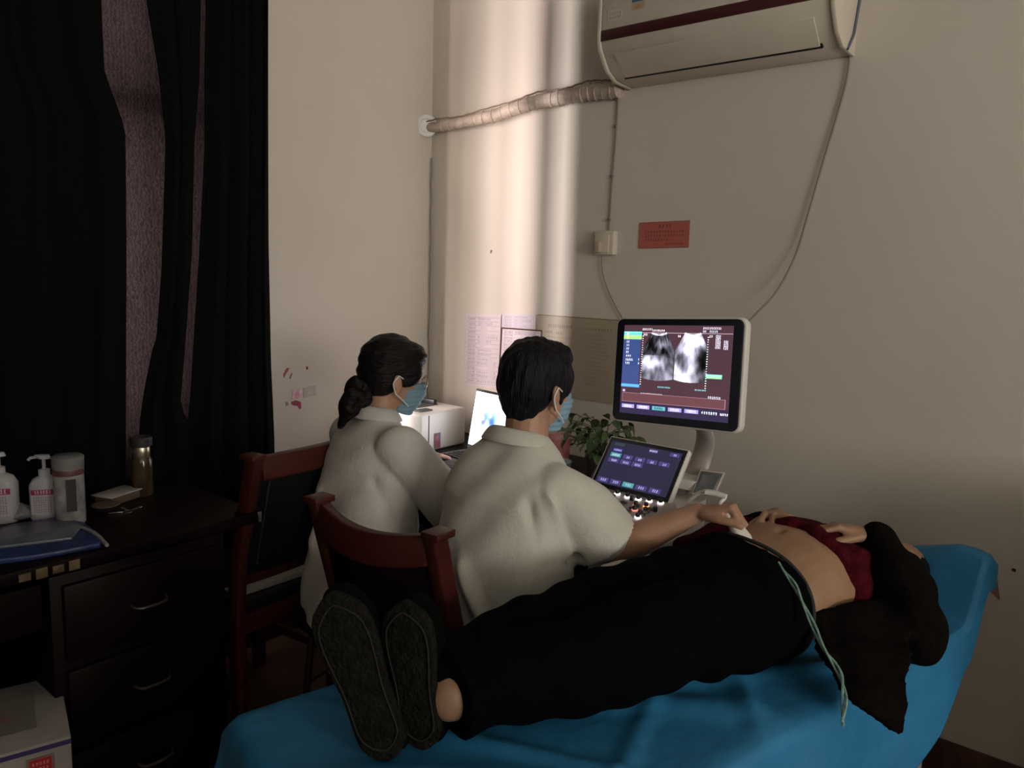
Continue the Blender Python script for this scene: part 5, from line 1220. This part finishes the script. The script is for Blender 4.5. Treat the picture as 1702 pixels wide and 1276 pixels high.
p = on_tab(38, 862); MB().sections([(Vector((p.x - .03, p.y, TZ + .012)), (0, .02, 0), (0, 0, .012)), (Vector((p.x, p.y, TZ + .022)), (0, .035, 0), (0, 0, .022)), (Vector((p.x + .03, p.y, TZ + .012)), (0, .02, 0), (0, 0, .012))], 14).build('crumpled_tissue', mat('tissue', (.20, .20, .21), .9, bump=1, bscale=40), smooth=True)
tag(bpy.data.objects['crumpled_tissue'], 'crumpled white tissue between the two pump bottles', 'tissue')

# carton on the floor
cb_ = on_z(118, 1222, .42)
e = empty('carton', (cb_.x - .19, cb_.y + .13, 0), 0, 'white carton with purple edge and red emblem on the floor', 'box')
rzc = -.28; e.rotation_euler = (0, 0, rzc); CX, CY, CHt = .40, .30, .42
R2 = Matrix.Rotation(rzc, 3, 'Z'); cpos = cb_ - R2 @ Vector((CX / 2, -CY / 2, 0)); e.location = (cpos.x - 0, cpos.y - CY * 0, 0)
cpos = Vector((cb_.x, cb_.y, 0)) - R2 @ Vector((CX / 2, -CY / 2, 0)); e.location = cpos
m_carton = mat('carton_white', (.34, .32, .30), .65, noise=.12, nscale=10)
MB().box((0, 0, CHt / 2), (CX, CY, CHt)).build('carton_body', m_carton, e, bevel=.004)
MB().box((0, -CY / 2 - .0008, CHt - .012), (CX, .0016, .010)).build('edge_band', mat('purple_band', (.05, .035, .14), .5), e)
c = Canvas(40, 36, (128, 124, 120)); c.blobs(.5, .5, .36, .40, (190, 40, 50), 1.0, 1.0); c.rect(.12, .12, .88, .88, (186, 40, 48)); c.glyphs(.2, .25, .8, .42, 5, (225, 150, 150)); c.glyphs(.22, .52, .78, .7, 5, (225, 150, 150))
c.panel('emblem', (CX / 2 - .085, -CY / 2 - .0022, CHt - .028), (.052, 0, 0), (0, 0, -.046), print_mat(), e, 'red square emblem')
c = Canvas(60, 50, (132, 128, 122)); c.blobs(.55, .5, .12, .12, (180, 70, 80), .8); c.blobs(.45, .6, .2, .08, (170, 110, 90), .7); c.blobs(.68, .62, .1, .06, (160, 90, 80), .7)
c.panel('top_print', (-.10, .10, CHt + .0014), (.24, 0, 0), (0, -.18, 0), print_mat(), e)

# printed emblem sizes etc end -------------------------------------------------

# ================================================================== ADDED LIGHT BLOCKERS BEHIND THE PHOTOGRAPHER (unseen, put in to shade the lower half of the room)
fc = empty('shade_cabinet', (2.13, -.72, 0), 0, 'added grey cabinet, unseen behind the photographer, shading the lower right wall', 'cabinet')  # unseen cabinet added to keep light off the lower right wall
m_steel = mat('grey_cabinet_paint', (.16, .17, .17), .5)
MB().box((0, 0, .52), (.60, .80, 1.00)).build('body', m_steel, fc, bevel=.006)
for k in range(4):
    for q in (-1, 1):
        dr = MB().box((-.308, q * .195, .16 + k * .240), (.018, .375, .222)).build('drawer', m_steel, fc, bevel=.004)
        MB().box((-.325, q * .195, .22 + k * .240), (.014, .12, .014)).build('handle', m_metal, dr, bevel=.003)
ps_ = empty('shade_screen', (-.75, -1.25, 0), 0, 'added green cloth screen, unseen behind the photographer, shading the lower left', 'screen')  # unseen folding screen added to darken the table side low down
m_cloth = mat('screen_cloth', (.08, .13, .11), .9)
pts3 = [(-1.05, .10), (-.35, -.10), (.35, .10), (1.05, -.10)]
for i in range(3):
    (xa, ya), (xb, yb) = pts3[i], pts3[i + 1]; an = math.atan2(yb - ya, xb - xa); L_ = math.hypot(xb - xa, yb - ya)
    fr = MB().tube([(xa + .02, ya, .05), (xa + .02, ya, 1.55), (xb - .02, yb, 1.55), (xb - .02, yb, .05)], .012, 10).build('frame', m_metal, ps_, smooth=True)
    MB().box(((xa + xb) / 2, (ya + yb) / 2, .86), (L_ - .07, .004, 1.32), an).build('cloth_panel', m_cloth, fr)
    for x, y in ((xa + .02, ya), (xb - .02, yb)): MB().tube([(x, y - .12, .012), (x, y, .05), (x, y + .12, .012)], .009, 8).build('foot', m_metal, ps_, smooth=True)
